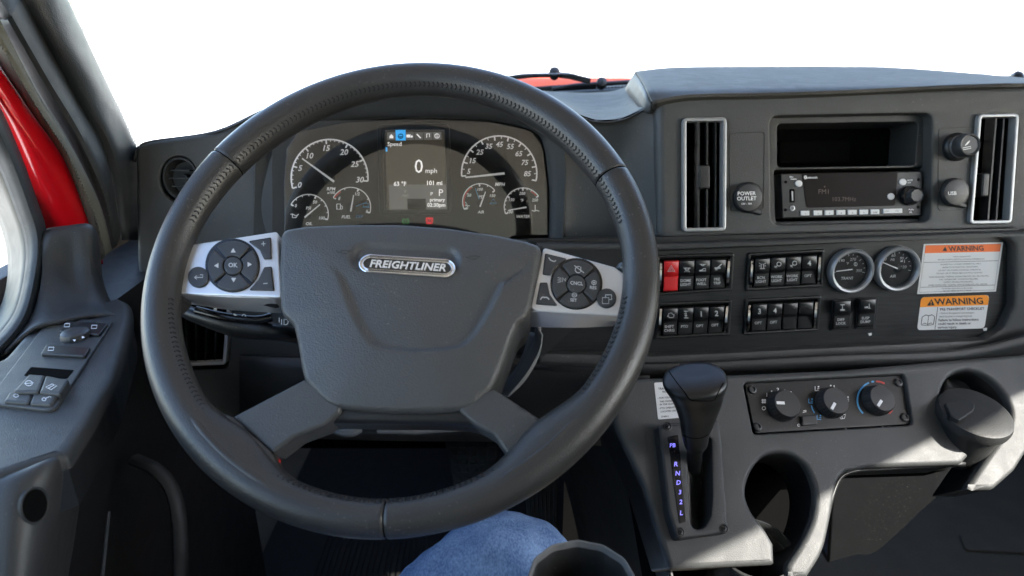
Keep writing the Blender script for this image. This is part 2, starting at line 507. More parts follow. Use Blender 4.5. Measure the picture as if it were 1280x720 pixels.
# instrument lens: tilted so that the rim is mirrored in it
CL = Pl(P(520, 222, .94), camv(-.127, .0985, .987))
PF = Pl.three((180, 240, .945), (800, 240, .945), (500, 520, 1.00))           # dash front behind the wheel
ZA = .89                                                                     # door armrest height
PA = Pl(Vector((0, 0, ZA)), Vector((0, 0, 1)))
# steering wheel plane
WN = camv(math.sin(R(-3))*math.cos(.4225), math.sin(.4225), -math.cos(R(-3))*math.cos(.4225))
WC = EYE + camv(-.10202, .01921, .62063)
PW = Pl(WC, WN)

# ------------------------------------------------------------------ setting: ground outside and the cab shell
g = Mb(); g.add([(-400, -400, -1.1), (400, -400, -1.1), (400, 400, -1.1), (-400, 400, -1.1)], [(0, 1, 2, 3)])
structure(g.obj('ground', M['concrete']))
def wall_with_hole(name, mtl, c, ex, ey, outer, holes, th):
    pl = Pl(c, ex.cross(ey)); pl.U = ex; pl.V = ey; pl.N = ex.cross(ey)
    b = Mb(); b.plate(pl, outer, holes, th/2, th, .004, .003)
    o = b.obj(name, mtl); structure(o); return o
b = Mb(); b.add([(-.75, -1.0, 0), (1.75, -1.0, 0), (1.75, 1.75, 0), (-.75, 1.75, 0), (-.75, -1, -.04), (1.75, -1, -.04), (1.75, 1.75, -.04), (-.75, 1.75, -.04)],
             [(0, 1, 2, 3), (7, 6, 5, 4), (0, 4, 5, 1), (1, 5, 6, 2), (2, 6, 7, 3), (3, 7, 4, 0)])
structure(b.obj('floor', M['carpet']))
b = Mb(); b.box(Vector((.5, 1.72, .42)), Vector((1.22, 0, 0)), Vector((0, .02, 0)), Vector((0, 0, .42)))
structure(b.obj('firewall', M['void']))
b = Mb(); b.box(Vector((.27, 1.38, .27)), Vector((.17, 0, 0)), Vector((0, .31, 0)), Vector((0, 0, .27)))
structure(b.obj('engine_tunnel', M['plastic_dark']))  # engine tunnel, added to keep sun off the driver's floor
b = Mb(); b.box(Vector((-.25, .72, .008)), Vector((.34, 0, 0)), Vector((0, .96, 0)), Vector((0, 0, .006)))  # ribbed mat, spread wide and blackened to stand in for footwell shade
for i in range(40): b.box(Vector((-.45+i*.0128, .9, .016)), Vector((.0035, 0, 0)), Vector((0, .45, 0)), Vector((0, 0, .003)))
mt = b.obj('floor_mat', M['mat']); tag(mt, 'black ribbed rubber mat on the driver footwell floor', 'floor mat')
ROOF = 1.98  # unseen roof, raised and run forward to shape the sun's shade line
b = Mb(); b.box(Vector((.5, .10, ROOF+.02)), Vector((1.25, 0, 0)), Vector((0, 1.12, 0)), Vector((0, 0, .02)))
structure(b.obj('roof', M['headliner']))
X3, Y3, Z3 = Vector((1, 0, 0)), Vector((0, 1, 0)), Vector((0, 0, 1))
wall_with_hole('rear_wall', M['headliner'], Vector((.5, -1.0, 0)), -X3, Z3, [(-1.22, 0), (1.22, 0), (1.22, ROOF), (-1.22, ROOF)],
               [], .04)
# unseen passenger side, its window opening cut to throw the console's shade line
XR = 1.62
def to_right(px, py):
    p = PD.hit(px, py); t = (XR-p.x)/SUN_TO.x
    return p + SUN_TO*t
qa, qb = to_right(1280, 484), to_right(842, 709)
def clip(poly, a, b_, keep):
    """part of a polygon on the keep side of the line a-b"""
    f_ = lambda p: (b_[0]-a[0])*(p[1]-a[1])-(b_[1]-a[1])*(p[0]-a[0])
    sg = 1 if f_(keep) > 0 else -1; out = []
    for i in range(len(poly)):
        p, q = poly[i-1], poly[i]; fp, fq = f_(p)*sg, f_(q)*sg
        if (fp > 0) != (fq > 0):
            t = fp/(fp-fq); out.append((p[0]+(q[0]-p[0])*t, p[1]+(q[1]-p[1])*t))
        if fq > 0: out.append(q)
    return out
qk = to_right(1180, 620)
shade_win = clip([(-.85, .98), (1.0, .98), (1.0, 1.80), (.9, 1.9), (-.85, 1.9)], (qa.y, qa.z), (qb.y, qb.z), (qk.y, qk.z))
print('window', qa, qb, qk, shade_win)
wall_with_hole('side_wall', M['trim_grey'], Vector((XR, 0, 0)), -Y3, Z3,
               [(1.0, 0), (1.0, ROOF), (-1.25, ROOF), (-1.40, 1.50), (-1.55, 1.08), (-1.72, 1.0), (-1.72, 0)],
               [[(-y, z) for y, z in shade_win]], .03)
b = Mb(); b.box(Vector((XR, .1, 1.44)), Vector((.002, 0, 0)), Vector((0, .95, 0)), Vector((0, 0, .46)))
structure(b.obj('side_window', M['glass']))
# the driver's side: wall round the door opening
wall_with_hole('driver_side_wall', M['trim_grey'], Vector((-.68, 0, 0)), Y3, Z3,
               [(-1.0, 0), (-1.0, ROOF), (.72, ROOF), (.80, 1.55), (.95, 1.16), (1.05, 1.0), (1.72, .90), (1.72, 0)],
               [[(-.32, .86), (-.32, 1.85), (.60, 1.85), (.70, 1.55), (.86, 1.14), (.95, .88)]], .03)
# windscreen: a thin curved pane from the cowl to the roof edge
b = Mb()
for dz in (0, .005):
    pass
rows = []
for k in range(5):
    q = k/4
    rows.append([Vector((x, 1.58-.36*q - .06*((x-.45)/1.1)**2, 1.075+(ROOF-1.075)*q)) for x in (-.64, -.3, .1, .5, .9, 1.3, 1.58)])
b.loft(rows, 3, 2)
structure(b.obj('windscreen', M['glass'], solid=.005))

# ------------------------------------------------------------------ bonnet and wipers beyond the glass
bon = thing('truck_bonnet', (.1, 2.1, 1.0), 'red painted bonnet glimpsed beyond the foot of the windscreen', 'bonnet')
b = Mb()
b.loft([[P(560, 135, 1.75), P(640, 118, 1.72), P(720, 114, 1.72), P(800, 112, 1.74), P(900, 110, 1.75), P(1290, 118, 1.75)],
        [P(560, 106, 1.95), P(640, 99, 1.95), P(720, 98, 1.95), P(800, 98, 1.95), P(900, 99, 1.95), P(1290, 106, 1.95)],
        [P(560, 128, 2.5), P(640, 120, 2.5), P(720, 118, 2.5), P(800, 116, 2.5), P(900, 116, 2.5), P(1290, 120, 2.5)]], 4, 4)
b.obj('bonnet_panel', M['bonnet_paint'], bon, solid=.004)
b = Mb()
for i in range(34):
    x = 652+i*4.2; y = 117.5-i*.26
    b.lathe(P(x, y, 1.66), camv(0, .4, -1), [(.0022, 0), (.0045, .001), (.0045, .003), (.002, .004)], 6)
b.obj('cowl_grille', M['rubber'], bon, kind='stuff')
b = Mb(); b.loft([[P(640, 122, 1.6), P(720, 119, 1.6), P(800, 113, 1.6)], [P(640, 113, 1.72), P(720, 110, 1.72), P(800, 107, 1.72)]], 4, 2)
b.obj('cowl_panel', M['rubber'], bon, solid=.006)

def wiper(label, pts, blade, pivot, d):
    t = thing('windscreen_wiper', P(pivot[0], pivot[1], d), label, 'wiper', 'wipers outside the windscreen')
    b = Mb(); b.tube(crline([P(x, y, d) for x, y in pts], 4), .0055, 8); b.obj('wiper_arm', M['black'], t)
    b = Mb(); b.tube([P(x, y, d+.01) for x, y in blade], [(.007, .004)]*len(blade), 8); b.obj('wiper_blade', M['rubber'], t)
    b = Mb(); b.lathe(P(pivot[0], pivot[1], d), camv(0, .3, -1), [(.002, -.014), (.011, -.012), (.014, -.004), (.012, .008), (.003, .012)], 14); b.obj('pivot_cap', M['black'], t)
wiper('black wiper with its pivot cap standing over the red bonnet left of the centre pod',
      [(618, 102), (640, 97), (665, 94.5), (692, 94)], [(694, 93), (712, 95), (738, 101.5)], (693, 91.5), 1.58)
wiper('flat black wiper lying low along the foot of the windscreen beside the centre pod', [(690, 112), (720, 107), (760, 104.5), (800, 102)],
      [(655, 113), (700, 110), (745, 107.5)], (752, 104), 1.62)
wiper('small dark wiper end showing over the far right edge of the dash', [(1205, 95), (1235, 97), (1262, 98)], [(1262, 99), (1290, 103)], (1271, 97), 1.5)

# ------------------------------------------------------------------ driver side pillar (setting)
def strip(rows, ku=5, kv=4): 
    b = Mb(); b.loft([[P(*q) for q in r] for r in rows], ku, kv); return b
# grained trim from the dark seam to the bright edge at the glass
b = strip([[(22, -10, .74), (54, 50, .78), (87, 112, .83), (125, 179, .88), (142, 233, .92), (152, 300, .95)],
           [(40, -10, .745), (70, 50, .78), (102, 110, .83), (138, 175, .885), (152, 228, .925), (160, 300, .96)],
           [(64, -10, .765), (88, 48, .80), (118, 105, .85), (150, 168, .92), (162, 215, .96), (167, 300, 1.0)],
           [(78, -10, .80), (103, 45, .84), (128, 98, .89), (160, 166, .955), (170, 200, .99), (172, 300, 1.03)],
           [(79, -10, .84), (104, 45, .88), (129, 98, .93), (161, 166, .995), (172, 200, 1.03), (174, 300, 1.08)]])
structure(b.obj('pillar_trim', M['pillar'], solid=.003))
b = strip([[(-60, -50, .70), (-6, 20, .73), (2, 33, .735), (48, 119, .79), (85, 177, .83), (123, 252, .875), (140, 312, .905)],
           [(-40, -60, .68), (8, 12, .71), (18, 27, .72), (62, 104, .775), (100, 168, .825), (130, 235, .87), (145, 306, .905)],
           [(-20, -70, .70), (18, -14, .735), (28, 0, .745), (58, 54, .785), (91, 114, .835), (128, 181, .885), (150, 290, .94)]])
structure(b.obj('pillar_flange', M['rubber'], solid=.003))
# printed dots along the edge of the glass
b = Mb()
for i in range(84):
    q = i/83
    ex = [(83, -6), (113, 64), (145, 130), (170, 183)]
    k = min(2, int(q*3)); f = q*3-k
    x = ex[k][0]*(1-f)+ex[k+1][0]*f; y = ex[k][1]*(1-f)+ex[k+1][1]*f
    for j, rr in enumerate((1.1, .8, .5)):
        c = P(x+1.0+j*2.6+(i % 2)*1.2, y-j*.6, .90+.12*q); m_ = .93/F
        b.lathe(c, camv(0, 0, -1), [(rr*m_, 0), (rr*m_, .0006)], 6)
o = b.obj('windscreen_dots', M['rubber'], kind='structure')

# ------------------------------------------------------------------ driver door
door = thing('driver_door', (-.55, .5, .3), 'open looking driver door with red window frame and charcoal armrest', 'door')
door['label'] = 'charcoal driver door trim with armrest and red painted window frame'
SA = [(-26, 35, .72), (-2, 75, .735), (40, 138, .775), (83, 201, .82), (112, 275, .86), (126, 325, .885)]
SB = [(-8, 15, .70), (2, 33, .71), (47, 120, .765), (84, 178, .81), (122, 253, .86), (138, 312, .885)]
SM = [lerp3(a, c, .5) for a, c in zip(SA, SB)]; SM = [(x, y, d-.012) for x, y, d in SM]
b = strip([SA, SM, SB], 6, 3)
b.obj('door_seal', M['seal'], door, solid=.004)
b = Mb()          # the moulded ribs across the seal
for i in range(90):
    q = i/89*5; k = min(4, int(q)); f = q-k
    p0 = lerp3(SA[k], SA[k+1], f); p1 = lerp3(SM[k], SM[k+1], f); p2 = lerp3(SB[k], SB[k+1], f)
    b.tube([P(p0[0], p0[1], p0[2]-.003), P(p1[0], p1[1], p1[2]-.0025), P(p2[0], p2[1], p2[2]-.003)], .0010, 5)
b.obj('seal_ribs', M['seal'], door, kind='stuff')
b = strip([[(-30, 40, .74), (2, 78, .75), (44, 140, .79), (87, 203, .835), (116, 277, .87), (128, 330, .895)],
           [(-34, 55, .715), (-4, 92, .73), (36, 152, .77), (76, 214, .815), (103, 280, .855), (114, 330, .88)],
           [(-40, 72, .705), (-8, 108, .72), (29, 168, .76), (58, 226, .80), (80, 284, .84), (92, 330, .865)],
           [(-46, 85, .72), (-12, 118, .735), (22, 186, .775), (44, 248, .815), (56, 288, .845), (64, 330, .87)]], 5, 4)
b.obj('window_frame', M['red_paint'], door, solid=.003)
b = strip([[(-50, 85, .70), (-10, 122, .725), (20, 184, .755), (43, 248, .78), (56, 292, .79), (53, 345, .775), (38, 405, .745), (2, 450, .70), (-40, 480, .67)],
           [(-54, 105, .68), (-16, 140, .70), (12, 196, .735), (33, 252, .757), (46, 296, .768), (44, 340, .757), (29, 397, .727), (-6, 440, .685), (-40, 466, .66)],
           [(-58, 130, .70), (-24, 165, .72), (2, 212, .75), (20, 258, .768), (33, 300, .777), (33, 340, .767), (20, 392, .74), (-12, 432, .70), (-40, 456, .68)]], 6, 4)
b.obj('window_rubber', M['rubber'], door, solid=.004)
b = strip([[(-58, 130, .72), (-24, 165, .74), (2, 212, .77), (21, 258, .788), (34, 300, .797), (34, 340, .787), (21, 393, .76), (-11, 433, .72), (-40, 457, .70)],
           [(-80, 170, .80), (-55, 195, .82), (-25, 230, .85), (-5, 265, .868), (8, 302, .875), (12, 342, .867), (2, 385, .84), (-28, 420, .79), (-50, 440, .76)]], 6, 4)
b.obj('window_reveal', M['reveal'], door, solid=.004)
# armrest: a thick slab with a big rounded edge
arm = rp([(-80, 470), (2, 448), (40, 404), (62, 380), (116, 378), (150, 371), (164, 377), (164, 398), (142, 470), (112, 524), (84, 566), (0, 594), (-90, 618)],
         [0, 22, 10, 10, 4, 8, 10, 12, 30, 30, 12, 6, 0], 5)
b = Mb(); b.slab(PA, pm(PA, arm, 0), -.014, 0, .009, 5); b.obj('armrest', M['door_skin'], door, sharp=60)
b = Mb(); b.slab(PA, inset(pm(PA, arm, 0), .003), -.05, -.0142, .002, 3); b.obj('shaded_armrest_side', M['black'], door)  # black stands in for shade on the side below the armrest top
b = strip([[(46, 304, .80), (56, 289, .803), (84, 284, .81), (110, 282, .82), (119, 292, .835), (122, 306, .85)],
           [(49, 312, .775), (60, 294, .775), (86, 289, .785), (111, 287, .795), (120, 297, .815), (123, 312, .845)],
           [(52, 345, .762), (68, 335, .775), (88, 337, .79), (112, 338, .795), (123, 345, .815), (127, 352, .84)],
           [(40, 398, .735), (64, 385, .745), (90, 380, .765), (115, 378, .775), (134, 381, .79), (140, 384, .81)],
           [(0, 448, .69), (42, 412, .71), (84, 402, .725), (116, 396, .745), (146, 396, .755), (160, 398, .77)]], 4, 5)
b.obj('sail_trim', M['door_skin'], door, solid=.004)
b = Mb(); b.box(Vector((-.56, .32, .44)), Vector((.055, 0, 0)), Vector((0, .76, 0)), Vector((0, 0, .42)))
b.obj('door_panel', M['black'], door)
b = strip([[(-30, 606, .503), (20, 590, .508), (66, 572, .522), (92, 562, .56), (104, 560, .60)],
           [(-30, 618, .490), (22, 600, .494), (68, 582, .512), (90, 580, .55), (102, 590, .60)],
           [(-30, 680, .480), (26, 656, .486), (62, 646, .510), (80, 655, .56), (90, 680, .62)],
           [(-30, 800, .470), (22, 780, .476), (48, 770, .506), (62, 775, .57), (70, 790, .63)]], 6, 6)
pod_bvh = BVHTree.FromPolygons(b.v, b.f)
b.obj('pull_pod', M['plastic_pod'], door, solid=.003)
b = strip([[(-30, 607, .499), (20, 591, .504), (66, 573, .518), (92, 563, .556)], [(-30, 612, .4925), (21, 596, .4965), (67, 578, .5135), (91, 571, .552)]], 5, 2)
b.obj('pod_gap', M['void'], door, solid=.001)
hp, hn, _, _ = pod_bvh.ray_cast(EYE, ray(42, 632).normalized())
if hn.dot(EYE-hp) < 0: hn = -hn
up_ = (AY-hn*AY.dot(hn)).normalized(); rt_ = up_.cross(hn)
b = Mb(); b.rings([[hp+hn*h+rt_*(r*.72*math.cos(2*math.pi*i/28))+up_*(r*math.sin(2*math.pi*i/28)) for i in range(28)] for r, h in [(.0135, -.002), (.0135, .0018), (.0125, .0024), (.0115, .0018), (.011, .0018), (0, .0018)]][:4]); b.obj('finger_rim', M['plastic_dark'], door)
b = Mb(); b.rings([[hp+hn*h+rt_*(r*.72*math.cos(2*math.pi*i/28))+up_*(r*math.sin(2*math.pi*i/28)) for i in range(28)] for r, h in [(.0120, .0019), (0.0001, .0019)]]); b.obj('finger_hole_disc', M['void'], door)  # flat black disc painted in for the darkness of the hole
b = Mb(); b.tube(crline([P(168, 574, .86), P(196, 588, .845), (P(215, 612, .84)), P(224, 650, .83), P(226, 700, .81), P(226, 760, .78)], 6), [(.006, .009)]*31, 10)
b.obj('pocket_rim', M['plastic_dark'], door)
b = Mb(); b.tube([P(136, 640, .74), P(128, 720, .70)], .002, 6); b.obj('panel_seam', M['plastic'], door)

# ------------------------------------------------------------------ switches on the armrest
def print_on(name, parent, mtl, fn, label=None):
    b = Mb(); fn(b); return b.obj(name, mtl, parent, recalc=False, kind=None, label=label)
DSW = [(64, 401), (141, 406), (70, 516), (-14, 506)]
t = thing('door_switch_panel', PA.hit(64, 455), 'slanting charcoal panel of mirror and window switches on the armrest', 'switch panel')
q = [(64, 399), (142, 404), (69, 517), (-18, 507)]
b = Mb(); b.slab(PA, rp(pm(PA, q), .006), -.004, .003, .0015); b.obj('base_plate', M['plastic'], t)
b = Mb(); b.slab(PA, rp(pm(PA, [(83, 401), (135, 404), (124, 418), (74, 414)], .006), .002), 0, .006, .001); b.obj('mirror_selector', M['rocker'], t)
b = Mb(); b.slab(PA, rp(pm(PA, [(58, 430), (113, 434), (106, 445), (51, 442)], .006), .002), 0, .006, .001); b.obj('mirror_fold_switch', M['rocker'], t)
c = PA.hit(95, 421, .003); b = Mb(); b.lathe(c, PA.N, [(.0140, -.002), (.0140, .002), (.0128, .0055), (.010, .0072), (.004, .0068)], 30); b.obj('mirror_joystick', M['button'], t)
b = Mb(); b.slab(PA, rp(pm(PA, [(39, 460), (93, 464), (84, 475), (30, 471)], .002), .002), -.001, .0034, .0004); b.obj('switch_well', M['void'], t)
for i, (nm, q) in enumerate((('window_switch', [(36, 467), (56, 468.5), (48, 489), (16, 489)]), ('window_switch', [(57, 468.5), (86, 474), (75, 492), (49, 489.5)]),
              ('lock_switch', [(12, 489), (41, 490.5), (36, 503), (4, 501)]), ('lock_switch', [(42, 490.5), (72, 493), (64, 505), (37, 503.5)]))):
    b = Mb(); hh = .009 if i < 2 else .006
    b.slab(PA, rp(pm(PA, q, hh), .002), 0, hh, .0022, 3); b.obj(nm, M['plastic_soft'] if i % 3 == 0 else M['plastic'], t)
def f(b):
    for dx, dy, a in ((0, -4, 0), (9, 1, 90), (-2, 5, 180), (-11, 0, 270)):
        x, y = 95+dx, 420.5+dy; z = 2.2; ca, sa = math.cos(R(a)), math.sin(R(a))
        b.poly(PA, [(x+px*ca-py*sa, y+(px*sa+py*ca)*.7) for px, py in ((-z, z*.7), (0, -z), (z, z*.7))], .0080)
    for (x, y) in ((84, 406.5), (118, 408.5), (64, 436)):
        b.stroke(PA, [(x-3, y-2), (x+3.5, y-2), (x+2.5, y+2), (x-4, y+2)], .9, .0064, True)
    b.stroke(PA, [(x, y) for x, y in ell(36, 479, 4.5, 3.2, 12)], .7, .0094, True); b.stroke(PA, [(30, 479.5), (42, 478.5)], .6, .0094)
    b.stroke(PA, [(57, 484), (65, 480), (71, 482), (64, 487)], .8, .0094, True); b.stroke(PA, [(60, 485.5), (68, 481)], .7, .0094)
    b.stroke(PA, ell(20, 494.5, 3, 2, 10), .8, .0064, True); b.stroke(PA, ell(55, 499, 2.5, 1.8, 10), .8, .0064, True); b.stroke(PA, [(57, 498), (62, 495.5), (64, 496.5)], .8, .0064)
print_on('switch_symbols', t, M['white'], f)

# ------------------------------------------------------------------ dashboard
dash = thing('dashboard', (.3, 1.0, .6), 'charcoal moulded dashboard with instrument hood and raised centre pod', 'dashboard')
FR = [(168, 200, .945), (175, 184, .94), (192, 177, .94), (270, 165, .935), (340, 134, .91), (420, 110, .89), (520, 100, .885), (610, 101, .89), (662, 111, .895),
      (692, 126, .905), (715, 141, .905), (745, 151.5, .905), (775, 150, .90), (800, 139, .895), (822, 126, .885)]
BK = [(160, 208, 1.2), (168, 192, 1.25), (196, 184, 1.3), (280, 172, 1.35), (350, 146, 1.42), (430, 122, 1.45), (520, 117, 1.45), (600, 118, 1.45), (650, 119, 1.47),
      (690, 119.5, 1.5), (712, 119.5, 1.5), (736, 119, 1.48), (765, 117, 1.46), (786, 109, 1.44), (800, 90, 1.40)]
b = strip([[(x, y+2.5, d+.012) for x, y, d in FR], FR, [lerp3(a, c, .10, -.8) for a, c in zip(FR, BK)], [lerp3(a, c, .5, 0) for a, c in zip(FR, BK)], BK,
           [(x, y+60, d+.1) for x, y, d in BK]], 5, 4)
b.obj('top_pad', M['pad_top'], dash, solid=.004)
# front of the dash left of the instruments and behind the wheel
out = rp([(168, 183), (186, 177), (270, 164.5), (322, 140), (352, 150), (352, 298), (700, 300), (812, 300), (815, 545), (232, 545), (185, 480), (170, 330)],
         [10, 8, 20, 4, 2, 2, 2, 2, 2, 10, 20, 20])
vent_hole = rp([(203, 372), (290, 378), (285, 461), (214, 463)], 9)
knob_hole = ell(223, 224, 24, 29, 36)
b = Mb(); b.plate(PF, pm(PF, out), [pm(PF, knob_hole), pm(PF, vent_hole)], 0, .05, .008, .003, .07)
b.obj('front_panel', M['plastic_soft'], dash)
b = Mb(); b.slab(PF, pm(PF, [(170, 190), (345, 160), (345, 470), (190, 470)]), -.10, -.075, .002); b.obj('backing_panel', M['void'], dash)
# hood round the instruments
OUT = [(316, 318, .955), (318, 250, .945), (322, 190, .925), (345, 136, .905), (420, 109, .888), (520, 99.5, .882), (610, 100.5, .887), (666, 114, .893), (700, 150, .905), (707, 205, .925), (706, 255, .935), (703, 318, .945)]
INN = [(350, 318, .962), (350, 250, .957), (354, 186, .945), (368, 163, .940), (430, 151, .937), (520, 146, .937), (612, 150, .940), (664, 162, .945), (680, 180, .95), (687, 228, .957), (688, 262, .962), (686, 318, .968)]
b = strip([OUT, [lerp3(a, c, .08, -.3) for a, c in zip(OUT, INN)], [lerp3(a, c, .5) for a, c in zip(OUT, INN)], [lerp3(a, c, .95) for a, c in zip(OUT, INN)],
           [(x, y, d+.03) for x, y, d in INN]], 5, 4)
b.obj('instrument_hood', M['plastic'], dash, solid=.003, sharp=50)
# front between the instruments and the centre pod
b = strip([[(692, 126.5, .907), (715, 141.5, .907), (745, 152, .907), (775, 150.5, .902), (800, 139.5, .897), (824, 127, .887)],
           [(697, 146, .913), (716, 155, .915), (745, 163, .917), (775, 162, .914), (803, 156, .900), (824, 150, .89)],
           [(703, 200, .932), (720, 202, .936), (748, 204, .937), (778, 204, .934), (806, 203, .910), (824, 200, .89)],
           [(703, 296, .945), (720, 296, .95), (748, 297, .95), (778, 298, .947), (806, 299, .918), (824, 300, .897)],
           [(703, 304, .975), (720, 304, .98), (748, 305, .98), (778, 306, .97), (806, 306, .94), (824, 307, .92)]], 4, 4)
b.obj('side_fascia', M['plastic_soft'], dash, solid=.004)
b = Mb(); b.tube(crline([P(704, 172, .921), P(705, 215, .934), P(706, 296, .944)], 4), .0007, 6); b.obj('fascia_seam', M['void'], dash)
b = Mb(); b.tube([P(x, y, d-.001) for x, y, d in FR[8:14]], .0011, 6); b.obj('pad_seam', M['void'], dash)

# the dash runs on to the passenger side
prof = [P(1300, 103, 1.30), P(1300, 104, 1.1), P(1300, 104, .95), P(1300, 106.5, .915), P(1300, 112, .918), P(1300, 280, .945), P(1300, 300, .95), P(1300, 430, .95), P(1300, 445, .96), P(1300, 450, 1.2)]
b = Mb(); b.loft([[Vector((x, p.y+.04*(x-.7), p.z)) for p in prof] for x in (.735, 1.0, 1.3, 1.58)], 4, 3); b.obj('passenger_fascia', M['plastic_soft'], dash, solid=.004)
# centre pod
pod_out = rp([(821, 118), (1310, 104), (1310, 290), (823, 303)], [12, 2, 2, 16])
vent_l = rp([(856, 149), (906, 148), (905, 287), (856, 288)], 6)
vent_r = rp([(1226, 144), (1272.5, 143), (1263, 277), (1215, 278)], 6)
bay = rp([(963, 145), (1166, 141), (1163, 277), (965, 281)], 12)
b = Mb(); b.plate(POD, pm(POD, pod_out), [pm(POD, vent_l), pm(POD, bay), pm(POD, vent_r)], 0, .06, .010, .004, .022)
b.obj('pod_face', M['plastic_soft'], dash)
bayf = rp([(959, 141), (1170, 137), (1167, 281), (961, 285)], 12)
pocket = rp([(972, 155), (1148, 152), (1144, 207), (972, 209)], 6)
radio_q = [(976, 217), (1153.5, 213.5), (1151.5, 270), (978, 273)]
b = Mb(); b.plate(POD, pm(POD, bayf, -.018), [pm(POD, pocket, -.018), pm(POD, rp([(968, 213), (1157, 209), (1155, 273), (970, 277)], 3), -.018)], -.018, .012, .001, .0025, .06)
b.obj('bay_panel', M['plastic'], dash)
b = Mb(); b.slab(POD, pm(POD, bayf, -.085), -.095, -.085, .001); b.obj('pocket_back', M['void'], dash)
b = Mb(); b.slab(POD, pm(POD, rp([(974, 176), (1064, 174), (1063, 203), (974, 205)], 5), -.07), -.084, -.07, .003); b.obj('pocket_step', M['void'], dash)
for q in ([(911, 166), (956, 164), (955, 262), (912, 264)], [(1173, 160), (1222, 158), (1214, 262), (1172, 264)]):
    b = Mb(); b.frame(POD, rp(pm(POD, q), .006), .0011, -.001, .0006, .0003); b.obj('panel_line', M['plastic_dark'], dash)
b = strip([[(815, 138, .885), (862, 133, .888), (950, 130, .892), (1050, 125, .90), (1200, 117, .912), (1310, 111, .92)],
           [(815, 130, .870), (862, 122, .874), (950, 119, .879), (1050, 116, .887), (1200, 110, .90), (1310, 106, .908)],
           [(814, 126.5, .869), (861, 119.5, .873), (950, 117, .878), (1050, 114, .886), (1200, 108.5, .90), (1310, 105, .907)],
           [(808, 114, .90), (860, 112, .91), (950, 110, .915), (1050, 108, .925), (1200, 105, .94), (1310, 103, .95)],
           [(801, 101, 1.06), (853, 97, 1.08), (950, 96, 1.08), (1050, 96, 1.09), (1190, 98, 1.08), (1310, 102, 1.06)],
           [(794, 91, 1.32), (846, 86, 1.36), (950, 85, 1.38), (1050, 85, 1.39), (1130, 87, 1.38), (1310, 102.5, 1.25)],
           [(796, 100, 1.36), (848, 100, 1.40), (950, 100, 1.42), (1050, 100, 1.43), (1130, 100, 1.42), (1310, 110, 1.30)]], 5, 4)
b.obj('pod_lid', M['pad_top'], dash, solid=.006)
b = strip([[(815, 131, .872), (808, 115, .90), (801, 101.5, 1.06), (794, 91.5, 1.32)], [(814, 142, .885), (803, 138, .91), (792, 124, 1.08), (782, 112, 1.36)]], 4, 3)
b.obj('lid_end', M['plastic_soft'], dash, solid=.004)
b = strip([[(930, 104.5, .985), (1050, 103.5, .99), (1170, 102.8, .99), (1300, 102.6, .985)], [(930, 102.5, 1.0), (1050, 101.6, 1.005), (1170, 101, 1.005), (1300, 101.4, 1.0)]], 4, 2)
b.obj('defroster_slot', M['void'], dash, solid=.002)

# switch panel: dark grained trim in a framed recess
sp_o = rp([(670, 303), (823, 303), (1310, 286), (1310, 392), (1275, 440), (1130, 447), (815, 459), (670, 452)], [2, 2, 2, 6, 16, 6, 4, 4])
sp_i = rp([(676, 313), (830, 312), (1238, 295), (1259, 300), (1258, 380), (1245, 407), (1222, 421), (815, 441), (676, 437)], [4, 4, 8, 14, 20, 14, 8, 4, 4])
b = Mb(); b.plate(PS, pm(PS, sp_o), [pm(PS, sp_i)], .014, .03, .006, .006, .03); b.obj('switch_surround', M['plastic'], dash)
sp_b = rp([(660, 300), (1275, 285), (1275, 440), (660, 460)], 4)
b = Mb(); b.slab(PS, pm(PS, sp_b), -.014, 0, .001); b.obj('trim_panel', M['wood'], dash)
b = strip([[(668, 454, .95), (815, 460, .925), (1050, 449, .935), (1200, 443, .94), (1310, 420, .935)],
           [(668, 448, .925), (815, 455, .90), (1050, 444, .905), (1200, 438, .913), (1310, 412, .91)],
           [(668, 460, .925), (815, 466, .90), (1050, 456, .905), (1200, 449, .913), (1310, 426, .91)],
           [(668, 480, .97), (815, 476, .935), (1050, 464, .94), (1200, 456, .945), (1310, 446, .945)]], 5, 4)
b.obj('dash_ledge', M['plastic'], dash, solid=.004)
b = strip([[(300, 446, .975), (500, 448, .97), (670, 446, .955), (812, 458, .935)], [(300, 452, .955), (500, 456, .945), (670, 455, .925), (812, 466, .905)],
           [(300, 500, .965), (500, 505, .955), (670, 505, .945), (812, 510, .925)], [(300, 545, 1.02), (500, 550, 1.0), (670, 552, .99), (812, 560, .97)]], 4, 4)
b.obj('knee_panel', M['plastic_dark'], dash, solid=.004)

# console below the switches
cr2 = lambda pts, k=5: [(p.x, p.y) for p in crline([Vector((x, y, 0)) for x, y in pts], k)]
def corners(pts, r): 
    return pts, r
ashc = cr2([(1229, 580), (1249, 552), (1262, 532), (1265, 513), (1258, 495), (1243, 477), (1225, 466), (1206, 463), (1188, 471), (1178, 487), (1177, 506), (1183, 527), (1197, 545), (1213, 557)])
cupc = cr2([(985, 706), (1002, 680), (1016, 650), (1020, 617), (1011, 588), (994, 571), (974, 566), (954, 572), (939, 591), (933, 616), (940, 639), (956, 660), (968, 680)])
rgt = cr2([(1058, 590), (1048, 602), (1043, 625), (1038, 655), (1029, 690), (1010, 722)])
con = [(772, 474), (815, 472), (1050, 462), (1300, 440), (1300, 540), (1270, 588), (1243, 612), (1208, 612)] + ashc + [(1214, 568), (1203, 580), (1085, 584)] + rgt + [(984, 722)] + cupc + [(969, 706), (838, 712), (806, 610), (768, 528)]
rad = [2, 4, 4, 2, 10, 20, 10, 2] + [0]*len(ashc) + [4, 6, 8] + [0]*len(rgt) + [2] + [0]*len(cupc) + [4, 6, 10, 10]
climate_hole = rp([(929, 478), (1131, 467), (1142, 531), (942, 543)], 6)
shift_hole = rp([(832, 548), (890, 545), (900, 665), (846, 668)], 6)
